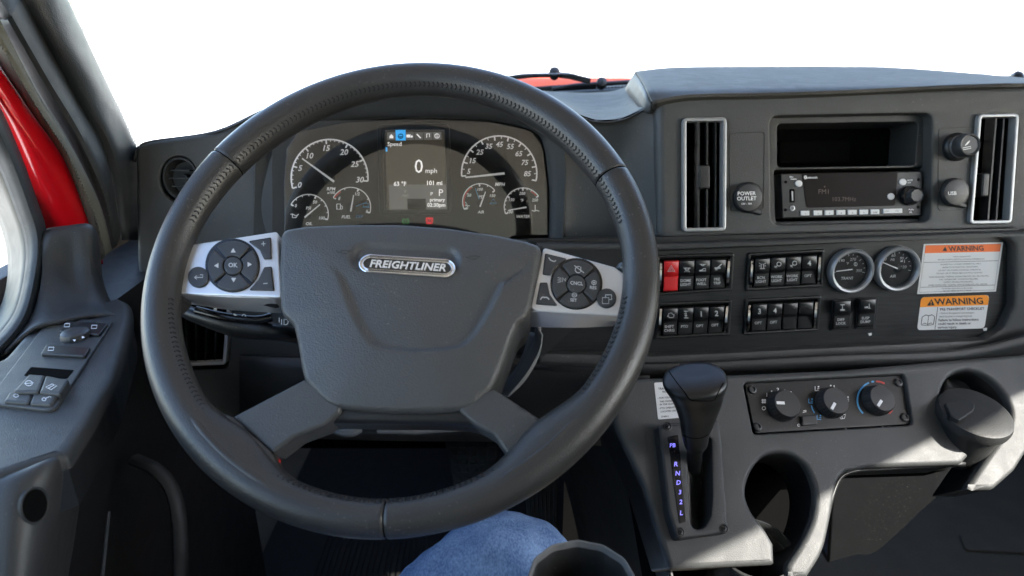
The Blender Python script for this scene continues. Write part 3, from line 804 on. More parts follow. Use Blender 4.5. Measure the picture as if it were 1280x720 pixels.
b = Mb(); b.plate(PD, pm(PD, rp(con, rad)), [pm(PD, climate_hole), pm(PD, shift_hole)], 0, .010, .006, .0025, .02)
b.obj('console_panel', M['plastic_soft'], dash, sharp=50)
b = Mb(); b.plate(PD, pm(PD, rp(con, rad)), [pm(PD, climate_hole), pm(PD, shift_hole)], -.0102, .05, .0005, .0005, .02); b.obj('console_liner', M['black'], dash)
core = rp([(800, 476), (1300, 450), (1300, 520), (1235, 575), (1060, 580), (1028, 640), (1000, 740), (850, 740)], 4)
b = Mb(); b.slab(PD, pm(PD, core, -.04), -.16, -.115, .004); b.obj('console_core', M['void'], dash)  # coloured near black so the cup hole stays dark in the sun
def at_y(px, py, y):
    r_ = ray(px, py); return EYE + r_*((y-EYE.y)/r_.y)
lip = [P(*q) for q in ((1032, 660, .795), (1045, 610, .82), (1064, 591, .83), (1120, 586, .835), (1170, 583, .842), (1207, 581, .85))]
bot = [(1034, 702), (1050, 697), (1072, 691), (1097, 686), (1166, 623), (1207, 597)]
YW = 1.0
wl = [at_y(x, y, YW) for x, y in bot]
b = Mb(); b.rings([crline(lip, 4), crline([Vector((p.x*.5+q.x*.5, YW, p.z)) for p, q in zip(lip, wl)], 4), crline([Vector((q.x*.8+p.x*.2, YW+.002, max(p.z-.03, q.z+.004))) for p, q in zip(lip, wl)], 4), crline(wl, 4), crline([q+Vector((0, .3, -.004)) for q in wl], 4)], closed=False)
b.obj('shaded_underside', M['black'], dash, solid=.004, sharp=30)  # black adds painted shade under the console lip
b = strip([[(776, 470, .875), (772, 528, .845), (808, 610, .81), (838, 712, .772), (850, 790, .75)], [(730, 465, 1.02), (735, 530, 1.02), (770, 620, 1.0), (790, 720, .98), (800, 800, .96)],
           [(690, 465, 1.2), (690, 540, 1.2), (715, 630, 1.2), (735, 730, 1.18), (740, 800, 1.16)]], 4, 4)
b.obj('console_side', M['plastic_dark'], dash, solid=.004)
# cup well with its ledge rings
c = PD.hit(944, 684, -.030); ax = (Z3*1.0 - Y3*.12).normalized()
b = Mb()
pr = [(.044, .07), (.046, .07), (.046, -.10), (.0, -.10), (.0, -.095), (.034, -.095), (.036, -.05), (.0385, -.046), (.040, -.044), (.0395, .0)]
rr = [[c+ax*h+AX*(r*math.cos(a))+ax.cross(AX)*(r*math.sin(a)) for a in [2*math.pi*i/40 for i in range(40)]] for r, h in [(.034, -.10), (.035, -.014), (.037, -.010), (.0385, -.010), (.040, -.003), (.042, 0), (.0445, -.001), (.046, -.004), (.0465, -.10)]]
b.rings(rr); o = b.obj('cup_ring', M['plastic'], dash)
b = Mb(); rr = [[c+ax*h+AX*(r*math.cos(a))+ax.cross(AX)*(r*math.sin(a)) for a in [2*math.pi*i/40 for i in range(40)]] for r, h in [(.0, -.06), (.035, -.06)]]
b.rings(rr); b.obj('cup_well_floor', M['void'], dash)

# ------------------------------------------------------------------ air vents
def vent(fm, pl, q, label, slats, tab, w=.0052, h1=.006, depth=.03):
    t = thing('air_vent', pl.hit(*bil(q, .5, 1)), label, 'air vent', 'silver framed dash vents')
    b = Mb(); b.frame(pl, rp(pm(pl, q, h1), .007), w, -.006, h1, .0015); b.obj('vent_frame', M[fm], t)
    b = Mb(); b.slab(pl, pm(pl, sub(q, .02, .01, .98, .99), -depth), -depth-.01, -depth, .001); b.obj('vent_back', M['void'], t)
    for u in slats:
        a0 = pl.hit(*bil(q, u, .03), -.012); a1 = pl.hit(*bil(q, u, .97), -.012)
        m_ = (a0+a1)/2; b = Mb()
        b.box(m_, pl.U*.0011, (a1-a0)/2, (pl.N + pl.U*.0).normalized()*.009); b.obj('slat', M['black'], t)
    for v in (.25, .5, .75):
        a0 = pl.hit(*bil(q, .05, v), -.026); a1 = pl.hit(*bil(q, .95, v), -.026)
        b = Mb(); b.box((a0+a1)/2, (a1-a0)/2, pl.V*.0008, pl.N*.004); b.obj('cross_slat', M['void'], t)
    if tab:
        b = Mb(); b.slab(pl, rp(pm(pl, tab, .001), .0025), -.014, .001, .0022); b.obj('vent_tab', M['black'], t)
    return t
VL = [(853.5, 147), (909, 146), (908, 289), (853.5, 290)]
VR = [(1223.5, 142), (1275, 141), (1265.5, 279.5), (1212, 280.5)]
vent('silver_dull', POD, VL, 'tall silver framed vent at the left end of the centre pod beside the power outlet', (.31, .50, .69), [(874, 206), (888, 206), (888, 236), (874, 236)])
vent('silver_dull', POD, VR, 'tall leaning silver framed vent at the right edge beside the lighter and USB cap', (.31, .50, .70), [(1229, 216), (1238, 216), (1236, 246), (1227, 246)])
vent('silver', PF, [(205, 374), (288, 380), (282, 456), (212, 459)], 'squat silver framed vent low on the dash behind the left wheel rim', (.2, .36, .52, .68, .84), None)  # brighter silver than the other vents, to offset shade behind the rim
# round rotary control at the left end of the dash
t = thing('round_dash_vent', PF.hit(223, 224), 'round dark dash vent half hidden behind the upper left wheel rim', 'air vent')
c = PF.hit(225, 223); m_ = PF.m(225, 223)
b = Mb(); rr = [[c+PF.N*h+PF.U*(r*m_*math.cos(a))+PF.V*(r*1.17*m_*math.sin(a)) for a in [2*math.pi*i/40 for i in range(40)]] for r, h in [(23.5, -.03), (23.5, -.004), (22, -.001), (20, -.001), (18.5, -.006), (17.5, -.02), (5, -.022), (4, -.012), (0, -.012)]]
b.rings(rr); b.obj('vent_ring', M['plastic_dark'], t)
for k in range(3):
    b = Mb(); b.box(c+PF.V*(.011*(k-1))-PF.N*.008, PF.U*(.0165 if k == 1 else .013), PF.V*.0009, PF.N*.006); b.obj('slat', M['black'], t)

# ------------------------------------------------------------------ instrument cluster
clus = thing('instrument_cluster', CL.hit(520, 290), 'glass fronted instrument cluster with dials and a lit speed display behind the wheel', 'instrument cluster')
FH = -.014
cf = rp([(340, 150), (700, 150), (700, 330), (340, 330)], 10)
b = Mb(); b.slab(CL, pm(CL, cf, FH), FH-.02, FH, .001); b.obj('face_plate', M['face'], clus)
cl = rp([(356, 318), (355, 230), (358, 186), (372, 165), (430, 153), (520, 148), (612, 152), (664, 163), (678, 182), (684, 228), (685, 318)], 5)
b = Mb(); b.slab(CL, pm(CL, cl), -.0015, 0, .0008); b.obj('lens', M['lens'], clus)
def num(b, t, x, y, s=6.2, h=FH+.0006, **k): text(b, CL, t, x, y, s*1.12, h, shear=.22, bold=True, **k)
W_ = Mb(); Gy = Mb(); Bl = Mb(); Rd = Mb()
def flush():
    global W_
    if W_.v: W_.obj('dial_print', M['dial_white'], clus, recalc=False)
    W_ = Mb()
def dial(cx, cy, r, a0, a1, n, big, L=4.5, lw=1.8, l2=2.6):
    flush()
    W_.stroke(CL, arc(cx, cy, r, a0, a1, 40), lw, FH+.0006)
    for i in range(n+1):
        a = R(a0+(a1-a0)*i/n); l = L if i % big == 0 else l2
        W_.stroke(CL, [(cx+r*math.cos(a), cy-r*math.sin(a)), (cx+(r-l)*math.cos(a), cy-(r-l)*math.sin(a))], 1.8 if i % big == 0 else 1.0, FH+.0005)
dial(412, 222.3, 48, 195.8, -5, 30, 5, 5.5)
for t_, x, y in (('0', 374, 231), ('5', 374.8, 210), ('10', 387, 194.5), ('15', 407.7, 185), ('20', 429.6, 190), ('25', 443, 205), ('30', 449.5, 224.5)): num(W_, t_, x, y)
num(W_, 'RPM', 413.5, 236, 3.6); num(W_, 'x100', 413.5, 240.6, 3)
dial(624, 216.9, 47, 184, -11, 18, 2, 5.5, l2=3.4)
for t_, x, y in (('5', 585.5, 214), ('15', 590.5, 200.7), ('25', 599.3, 190), ('35', 610.5, 182.7), ('45', 623.7, 180.3), ('55', 637.5, 183), ('65', 648, 192), ('75', 655.5, 203), ('85', 658.7, 217)): num(W_, t_, x, y, 5.6)
num(W_, 'MPH', 624.5, 230.3, 3.8)
dial(385.4, 268, 25, 150, -15, 8, 4, 3.6, 1.1, 2.2)
for t_, x, y in (('0', 369.5, 257), ('50', 393.5, 252.5), ('100', 402, 272.5), ('PSI', 385.3, 260), ('OIL', 386, 279.5)): num(W_, t_, x, y, 3.3)
dial(438.3, 259.2, 25, 150, -16, 4, 2, 3.6, 1.1, 2.2)
for t_, x, y in (('E', 424, 248), ('1/2', 446.5, 242.3), ('F', 458.3, 264.3), ('FUEL', 432.5, 271)): num(W_, t_, x, y, 3.3)
num(Bl, 'DEF', 449, 270.6, 3.3)
dial(600.7, 252, 22.5, 205, 38, 6, 2, 3.6, 1.1, 2.2)
for t_, x, y in (('0', 583.5, 260), ('50', 586.3, 244), ('100', 600, 236.6), ('150', 615.5, 244.5), ('AIR', 601, 265), ('PSI', 601, 246)): num(W_, t_, x, y, 3.2)
dial(653.8, 258.4, 23.5, 202, 35, 12, 4, 3.4, 1.1, 2)
for t_, x, y in (('100', 637.5, 265), ('150', 639.3, 249.7), ('200', 652.5, 241.7), ('250', 668.5, 250), ('°F', 652, 250.5), ('WATER', 653.5, 270.5)): num(W_, t_, x, y, 3.1)
for a_ in ((438.3, 259.2, 23.3, 150, 122, 10), (600.7, 252, 20.8, 196, 122, 16), (653.8, 258.4, 21.6, 62, 40, 8)):
    Rd = Mb(); Rd.stroke(CL, arc(*a_), 2.2, FH+.0009).obj('red_zone_print', M['red_print'], clus, recalc=False)
flush()
# pump, oil can, thermometer, pressure and tank symbols
HF = FH+.0006
for mm, nm, shapes in (
    ('dial_white', 'dial_symbol', (([(421, 255), (425.5, 255), (425.5, 261.5), (421, 261.5)], 1.2, 1), ([(425.5, 257), (428, 258), (428, 261), (425.5, 261.5)], .9, 0))),
    ('dial_white', 'dial_symbol', (([(363, 268), (365.5, 267.5), (370, 270), (373.5, 267.5)], .9, 0), ([(365.5, 267.6), (365.5, 272), (370, 272), (371.5, 269.2)], .9, 0))),
    ('dial_white', 'dial_symbol', (([(669, 256), (669, 263.5)], 1.1, 0), ([(665, 263), (668, 264), (671, 263), (674, 264)], .9, 0))),
    ('dial_white', 'dial_symbol', (([(580, 256), (584, 256), (582, 252.5)], .9, 1), ([(580.5, 257.2), (587, 257.2)], .9, 0))),
    ('blue_print', 'blue_symbol', (([(613, 253), (620, 253), (616.5, 249)], 1.6, 1), ([(612, 254.6), (621, 254.6)], 1, 0))),
    ('blue_print', 'blue_symbol', (([(454, 254.5), (461, 254.5), (461, 258), (454, 258)], 1, 1), ([(453, 259.2), (462, 259.2)], .9, 0)))):
    b = Mb()
    for pts, w2, cl_ in shapes: b.stroke(CL, pts, w2, HF, bool(cl_))
    b.obj(nm, M[mm], clus, recalc=False)
Bl.obj('blue_print', M['blue_print'], clus, recalc=False)
# hubs and needles
for cx, cy, rr in ((412, 223, 8), (624, 217, 8), (385.4, 268, 5), (438.3, 259.5, 5.5), (600.7, 253, 5), (655, 258.8, 5.5)):
    c = CL.hit(cx, cy, FH); m_ = CL.m(cx, cy); b = Mb(); b.lathe(c, CL.N, [(rr*m_, 0), (rr*m_, .003), (rr*m_*.9, .0035)], 24); b.obj('dial_hub', M['black'], clus)
def needle(p, q, w, mm):
    b = Mb(); A, B = CL.hit(*p, FH+.005), CL.hit(*q, FH+.005); d = (B-A); s_ = d.cross(CL.N).normalized(); m_ = CL.m(*p)*w/2
    b.add([A+s_*m_, A-s_*m_, B-s_*m_*.6, B+s_*m_*.6, A+s_*m_-CL.N*.001, A-s_*m_-CL.N*.001, B-s_*m_*.6-CL.N*.001, B+s_*m_*.6-CL.N*.001], [(0, 1, 2, 3), (7, 6, 5, 4), (0, 4, 5, 1), (1, 5, 6, 2), (2, 6, 7, 3), (3, 7, 4, 0)])
    b.obj('needle', mm, clus)
needle((417.5, 227), (377.5, 198), 2.8, M['needle']); needle((630.7, 216.7), (582, 221.8), 2.8, M['needle'])
needle((380.6, 271.7), (400, 255.6), 1.9, M['needle']); needle((438.3, 264.4), (442, 243.8), 1.9, M['needle']); needle((445, 257.7), (458.8, 252.5), 1.2, M['blue_print'])
needle((600, 258.4), (607, 239.5), 1.9, M['needle']); needle((599, 249), (594.4, 235.6), 1.2, M['blue_print']); needle((658, 259), (635.5, 263), 1.9, M['needle'])
# centre display
sq = [(471, 155), (562, 153.5), (566, 268), (474, 269)]
b = Mb(); b.frame(CL, rp(pm(CL, sq, FH+.004), .009), .0075, FH, FH+.004, .002); b.obj('display_bezel', M['black'], clus)
scr = [(481.5, 162.5), (555, 162), (559.5, 263), (484, 264)]
b = Mb(); b.slab(CL, pm(CL, scr, FH+.0012), FH, FH+.0012, .0003); b.obj('display', M['screen'], clus)
H = FH+.0016; D_ = dict(ang=-.4)
b = Mb()
for i in range(6):
    if i != 1: b.poly(CL, sub(scr, .03+.155*i, .03, .03+.155*i+.145, .125), H)
b.poly(CL, [(486, 231), (558, 230.3), (559, 263), (487, 264)], H-.0002)
b.obj('display_tabs', M['screen_hi'], clus, recalc=False)
b = Mb(); b.poly(CL, sub(scr, .175, .0, .345, .13), H+.0001); b.poly(CL, [(482, 184), (484, 184), (484.2, 189.5), (482.2, 189.5)], H); b.obj('blue_tab', M['glow_blue'], clus, recalc=False)
b = Mb(); text(b, CL, 'Speed', 484.5, 180, 5.2, H, al='l', bold=False, **D_); text(b, CL, '0', 523.5, 207.5, 17, H, sx=.95, bold=False); text(b, CL, 'mph', 539, 213.2, 6, H, bold=False)
text(b, CL, '63 °F', 500, 229.8, 5.2, H); text(b, CL, '101 mi', 543.3, 228.6, 5.2, H); text(b, CL, 'P', 539.7, 242.2, 4.4, H, bold=False); text(b, CL, 'P', 551.3, 240.6, 8.5, H, bold=False)
text(b, CL, 'primary', 546.8, 249.6, 4.2, H); text(b, CL, '02:30pm', 545.3, 256.1, 4.6, H)
for i in range(6):
    x, y = bil(scr, .03+.155*i+.072, .078)
    h2 = H+.0003
    if i == 0: b.poly(CL, [(x-2.5, y+2.5), (x-2.5, y), (x, y-2.6), (x+2.5, y), (x+2.5, y+2.5)], h2)
    elif i == 2: b.poly(CL, [(x-4, y-2), (x+1, y-2), (x+1, y+1.6), (x-4, y+1.6)], h2); b.poly(CL, [(x+1.4, y-1), (x+4, y-.4), (x+4, y+1.6), (x+1.4, y+1.6)], h2)
    elif i == 3: b.stroke(CL, [(x-2.5, y-2.5), (x+2.5, y+2.5)], 1.5, h2)
    elif i == 4: b.stroke(CL, [(x-1.5, y+2), (x-1.5, y-2.5), (x+2, y-3), (x+2, y+1.5)], .9, h2)
    elif i == 5: b.stroke(CL, ell(x, y, 2.8, 2.8, 14), .8, h2, True); b.stroke(CL, [(x, y-2), (x, y+2)], .7, h2)
b.obj('display_text', M['glow_white'], clus, recalc=False)
b = Mb(); x, y = bil(scr, .26, .078); b.stroke(CL, ell(x, y, 2.9, 2.7, 14), 1.1, H+.0004, True); b.poly(CL, [(x-2.6, y), (x+2.6, y), (x, y+2)], H+.0004)
b.poly(CL, [(509, 248.5), (532, 248.3), (532.6, 261.8), (509.6, 262)], H); b.obj('display_dark', M['void'], clus, recalc=False)
b = Mb(); text(b, CL, '0', 506.5, 239, 3.6, H, bold=False); text(b, CL, 'mph', 506.8, 244, 3.4, H, bold=False); b.obj('display_dim_text', M['glow_grey'], clus, recalc=False)
for (x, y, mm, nm) in ((507, 276.5, 'glow_green', 'green_telltale'), (536.8, 275.8, 'glow_red', 'red_telltale')):
    b = Mb(); b.stroke(CL, ell(x, y, 2.6, 2.5, 16), .9, FH+.0006, True); b.stroke(CL, arc(x, y, 4.2, 60, -60, 8), .9, FH+.0006); b.stroke(CL, arc(x, y, 4.2, 120, 240, 8), .9, FH+.0006)
    b.stroke(CL, [(x, y-1.5), (x, y+1.2)], .8, FH+.0006)
    if nm[0] == 'r': b.poly(CL, [(x-4.5, y-3.8), (x+4.5, y-3.8), (x+4.5, y-2.6), (x-4.5, y-2.6)], FH+.0006); b.poly(CL, [(x-3.5, y+2.8), (x+3.5, y+2.8), (x+3.5, y+4), (x-3.5, y+4)], FH+.0006)
    b.obj(nm, M[mm], clus, recalc=False)

# ------------------------------------------------------------------ steering wheel
sw = thing('steering_wheel', WC, 'large black leather wheel with silver switch pods and a lettered chrome badge', 'steering wheel')
RO = .2334
def wpt(a, rho, h): return PW.O + PW.U*(rho*math.cos(a)) + PW.V*(rho*math.sin(a)) + PW.N*h
def wang(px, py, h=0):
    u, v = PW.uv(px, py, h); return math.atan2(v, u)
def rim_r(a):                      # half thickness of the grip round the wheel
    s_ = math.sin(a)
    return .0160 + .0022*math.sin(2*a)**2 + .0011*max(0, s_)**4 - .0008*max(0, -s_)**4
seams = [wang(272, 196), wang(765, 222), wang(484, 650)]
lugs = [wang(300, 560), wang(690, 560)]
NS = 900; NR = 36
b = Mb(); rings = []
for i in range(NS):
    a = 2*math.pi*i/NS - math.pi
    r = rim_r(a); ar = RO-r
    dd = min(abs((a-s_+math.pi) % (2*math.pi)-math.pi) for s_ in seams)
    g_ = .0020*math.exp(-(dd/.0036)**2)
    fl = max(0, 1-min(abs((a-s_+math.pi) % (2*math.pi)-math.pi) for s_ in lugs)/.30); fl = fl*fl*(3-2*fl)
    ring = []
    for k in range(NR):
        f_ = 2*math.pi*k/NR            # 0 = facing the driver, + = inwards
        ci, cn = math.sin(f_), math.cos(f_)
        q = r-g_
        inn = q*ci*(1+fl*.55*max(0, ci))
        st = .0006*math.exp(-((f_-.96)/.10)**2)
        nn = q*cn*(1.0 if cn > 0 else .95)
        ring.append(wpt(a, ar-inn+st*ci, nn-st*cn))
    rings.append(ring)
rings.append(rings[0])
b.rings(rings); b.obj('rim', M['leather'], sw, sharp=75)
for a in seams:
    r = rim_r(a); b = Mb(); b.tube([wpt(a, RO-r-(r-.0013)*math.sin(2*math.pi*k/40), (r-.0013)*math.cos(2*math.pi*k/40)) for k in range(41)], .0008, 6); b.obj('rim_seam', M['void'], sw)
b = Mb(); skip = [(a, .10) for a in seams[:0]]
NST = 270
for i in range(NST):
    a = 2*math.pi*(i+.5)/NST - math.pi
    deg = math.degrees(a)
    if abs(deg-180) < 14 or abs(deg+180) < 8 or abs(deg) < 10: continue
    if min(abs((a-s_+math.pi) % (2*math.pi)-math.pi) for s_ in lugs) < .14: continue
    r = rim_r(a); ar = RO-r
    for sg in (-1, 1):
        pts = []
        for j, (da, df) in enumerate(((0, 0), (.0080, sg*.14))):
            f_ = .96+df; q = r+.0002-.0003*(j == 0)
            pts.append(wpt(a+da, ar-q*math.sin(f_), q*math.cos(f_)))
        b.tube(pts, [.00048, .00075], 5)
b.obj('stitching', M['thread'], sw, kind='stuff')
# the broad lugs where the lower spokes enter the rim
def tube_pt(a, f_, ex=.0002):
    r = rim_r(a); return wpt(a, RO-r-(r+ex)*math.sin(f_), (r+ex)*math.cos(f_))
def lug(pa, pb):
    sa, sb = PW.hit(*pa, .0015), PW.hit(*pb, .0015)
    aa, ab = wang(*pa, .0015), wang(*pb, .0015)
    cols = []
    for t_ in (-.62, -.34, -.12, .06, .3, .5, .7, .94, 1.12, 1.34, 1.62):
        a = aa+(ab-aa)*t_; tc_ = max(0, min(1, t_))
        S_ = sa.lerp(sb, tc_)
        e_ = 1-min(1, max(0, (abs(t_-.5)-.5)/.5))        # 1 along the seam, 0 at the run-outs
        e_ = e_*e_*(3-2*e_)
        inn = tube_pt(a, 1.55)
        end = inn.lerp(S_, e_)
        ex = -.0014+.0020*min(1, e_*1.6)
        inn = tube_pt(a, 1.55, ex); end = inn.lerp(S_, e_)
        top = tube_pt(a, .30, min(.0003, ex))
        low = tube_pt(a, .95, ex)
        m1 = low.lerp(top.lerp(end, .36)-PW.N*.0006, e_)
        m2 = tube_pt(a, 1.25, ex).lerp(top.lerp(end, .70)-PW.N*.0022, e_)
        und = end - PW.N*(.004+.012*e_)
        cols.append([tube_pt(a, .05, -.0012), top, m1, m2, end, und])
    b = Mb(); b.loft(cols, 5, 5); return b
for pa, pb in (((290, 521), (341, 567)), ((696, 537), (640, 577))):
    lug(pa, pb).obj('rim_lug', M['leather'], sw, sharp=75, solid=.001)
for q in ([(289, 521), (381, 473), (430, 495), (424, 516), (405, 532), (368, 546), (341, 567)], [(696, 537), (618, 486), (570, 497), (574, 514), (592, 530), (618, 545), (640, 576)]):
    b = Mb(); b.slab(PW, rp(pm(PW, q, .0018), [.002, .004, .004, .004, .012, .012, .002]), -.026, .0018, .0035, 4); b.obj('spoke', M['spoke'], sw, sharp=75)
for q in ([(289, 521), (341, 567)], [(695, 537), (640, 576)]):
    b = Mb(); b.tube([PW.hit(*q[0], .0010), PW.hit(*bil([q[0], q[1], q[1], q[0]], .5, 0), .0014), PW.hit(*q[1], .0010)], .0010, 6); b.obj('spoke_joint', M['void'], sw)
arch = [(290, 522), (380, 473), (430, 440), (580, 450), (619, 487), (695, 538), (640, 576)] + cr2([(640, 576), (624, 551), (592, 533), (545, 529.5), (500, 529), (455, 528.5), (408, 529), (368, 547), (341, 567)], 5)[1:]
b = Mb(); b.slab(PW, rp(pm(PW, arch, -.004), .002, 2), -.030, -.004, .006, 4); b.obj('spoke_plate', M['lever'], sw, sharp=75)
# airbag cover: a domed, grained pad with a raised shield
HP = [(351, 294), (356, 287), (380, 283), (440, 280.5), (500, 280.5), (560, 285), (620, 293.5), (660, 302), (674, 307), (677, 314), (672, 345), (664, 384), (659, 396), (648, 405), (641, 422), (632, 448), (622, 474), (614, 488),
      (598, 503), (586, 511), (573, 514), (540, 516), (490, 516), (440, 513), (418, 510), (408, 505), (394, 492), (381, 478), (377, 462), (372, 430), (367, 408), (360, 400), (353, 394), (350, 384), (349, 340)]
hub = pm(PW, HP, .001)
hub = rp(hub, .004, 3)
cen = Vector(PW.uv(505, 392, .001))
BAD = [PW.uv(*p, 0) for p in ((450, 326), (568, 332))]
def resample(poly, n):
    L = [0]
    for i in range(len(poly)): L.append(L[-1]+(Vector(poly[(i+1) % len(poly)])-Vector(poly[i])).length)
    out = []
    for k in range(n):
        t_ = L[-1]*k/n
        i = max(j for j in range(len(poly)) if L[j] <= t_+1e-12)
        q = (t_-L[i])/max(1e-9, L[i+1]-L[i]); A, B = Vector(poly[i]), Vector(poly[(i+1) % len(poly)])
        out.append(A*(1-q)+B*q)
    return out
hub = resample(hub, 220)
SH = smoothpoly(pm(PW, [(412, 318), (426, 355), (444, 402), (462, 432), (480, 443), (520, 447), (565, 444), (590, 432), (612, 400), (632, 360), (648, 326)], 0), 5)
SH = [Vector(p) for p in SH]
shl = SH[:-9]
def shield_d(p):
    best = 9
    for i in range(len(shl)-1):
        A, B = shl[i], shl[i+1]; e = B-A; t_ = max(0, min(1, (p-A).dot(e)/max(1e-12, e.length_squared)))
        best = min(best, (p-A-e*t_).length)
    return best
def inside(p, poly):
    c_ = False
    for i in range(len(poly)):
        a_, b_ = poly[i-1], poly[i]
        if (a_[1] > p[1]) != (b_[1] > p[1]) and p[0] < (b_[0]-a_[0])*(p[1]-a_[1])/(b_[1]-a_[1])+a_[0]: c_ = not c_
    return c_
vtop = PW.uv(520, 322, 0)[1]
bA, bB = Vector(BAD[0]), Vector(BAD[1])
def badge_d(p):
    e = bB-bA; t_ = max(.1, min(.9, (p-bA).dot(e)/e.length_squared)); return (p-bA-e*t_).length
def hub_h(p, s_):
    h = .003 + .012*(1-s_**2.0)
    d_ = shield_d(p); ins = inside(p, SH)
    k = min(1, d_/.007); k = k*k*(3-2*k)
    fd = max(0, min(1, (vtop-p.y)/.045)); fd = fd*fd*(3-2*fd)
    h += (.0 if not ins else -.0060*k*fd)
    k = max(0, 1-badge_d(p)/.0165); k = min(1, k*2.6); h -= .0042*k*k*(3-2*k)
    return h
b = Mb(); rings = []
for s_, hh in ((.985, -.040), (1.0, -.022), (1.0, -.004)):
    rings.append([PW.at(p.x, p.y, hh) for p in hub])
for s_ in [.996, .988, .975] + [.96-.96*k/52 for k in range(52)]:
    ring = []
    for p in hub:
        q = cen+(p-cen)*s_
        e_ = max(0, (s_-.955)/.045)
        ring.append(PW.at(q.x, q.y, hub_h(q, s_) - .004*e_*e_))
    rings.append(ring)
rings.append([PW.at(cen.x, cen.y, hub_h(cen, 0))]*len(hub))
b.rings(rings); b.obj('airbag_cover', M['pad'], sw, sharp=60)
hub_bvh = BVHTree.FromPolygons(b.v, b.f)
b = Mb(); b.slab(PW, inset([tuple(p) for p in hub], .004), -.075, -.036, .01, 3); b.obj('hub_back', M['black'], sw)
# badge
badge_h = hub_h(cen*.0+ (bA+bB)/2, .45)+.0036
bq = [(449, 315), (573, 322), (573, 345), (449, 338)]
def badge_poly(h, gx=0, gy=0):
    A, B = PW.hit(462-0, 329.4, h), PW.hit(556, 335.6, h)
    A = (A-PW.O); B = (B-PW.O); A = Vector((A.dot(PW.U), A.dot(PW.V))); B = Vector((B.dot(PW.U), B.dot(PW.V)))
    e = (B-A).normalized(); n = Vector((-e.y, e.x)); out = []
    hx = .0088+gx
    for k in range(40):
        a = 2*math.pi*k/40; c_, s_ = math.cos(a), math.sin(a)
        base = B if c_ > 0 else A
        bow = .0012*(s_ > 0)
        out.append(tuple(base + e*(hx*1.12*c_) + n*((hx)*s_)))
    # bow the top edge
    mid = (A+B)/2; L2 = (B-A).length/2+hx
    res = []
    for p in out:
        v_ = Vector(p)-mid; x_ = v_.dot(e); y_ = v_.dot(n)
        res.append(tuple(mid+e*x_+n*(y_+.0016*(1-(x_/L2)**2)*(1 if y_ > 0 else -.4))))
    return res
hb = badge_h
# add points along the straights
def dens(poly, n): return [tuple(p) for p in resample(poly, n)]
b = Mb(); b.slab(PW, dens(badge_poly(hb), 120), hb-.008, hb-.0012, .001); b.obj('badge_plate', M['chrome'], sw)
bd = bpy.data.objects[-1] if False else None
b = Mb(); b.frame(PW, dens(badge_poly(hb), 120), .0018, hb-.004, hb+.0006, .0009); b.obj('badge_rim', M['chrome'], sw)
b = Mb(); b.frame(PW, dens(badge_poly(hb, -.0030), 120), .0009, hb-.004, hb+.0006, .0004); b.obj('badge_rim', M['chrome'], sw)
b = Mb(); b.slab(PW, dens(badge_poly(hb, -.0034), 120), hb-.004, hb-.0007, .0002); b.obj('badge_field', M['badge'], sw)
b = Mb(); text(b, PW, 'FREIGHTLINER', 509.5, 331.5, 9.0, hb+.0006, ang=3.4, shear=.28, sx=1.14); vs0 = len(b.v)
# give the letters their raised thickness
top = list(b.v); fsx = list(b.f)
from collections import Counter
ec = Counter(); ed = {}
for f_ in fsx:
    for i in range(len(f_)):
        e_ = (f_[i-1], f_[i]); k_ = tuple(sorted(e_)); ec[k_] += 1; ed[k_] = e_
b.v += [v-PW.N*.0012 for v in top]
for k_, c_ in ec.items():
    if c_ == 1: a_, z_ = ed[k_]; b.f.append((a_, z_, z_+vs0, a_+vs0))
b.obj('badge_lettering', M['letter'], sw, sharp=20)
# small moulded marks on the pad
b = Mb()
def on_pad(x, y):
    r_ = ray(x, y).normalized(); loc = hub_bvh.ray_cast(EYE, r_)[0]; return loc - r_*.0003
for x, y in ((430, 315), (591, 322)):
    for p, q in (((x-9, y-1), (x-4, y+1)), ((x-4, y+1), (x-4, y-2)), ((x-4, y-2), (x+6, y-2)), ((x+6, y-2), (x+4, y+2)), ((x+4, y+2), (x-3, y+1.5)), ((x+6, y-1), (x+9, y-1))):
        b.tube([on_pad(*p), on_pad(*q)], .00028, 5)
b.obj('pad_mark', M['plastic_dark'], sw)

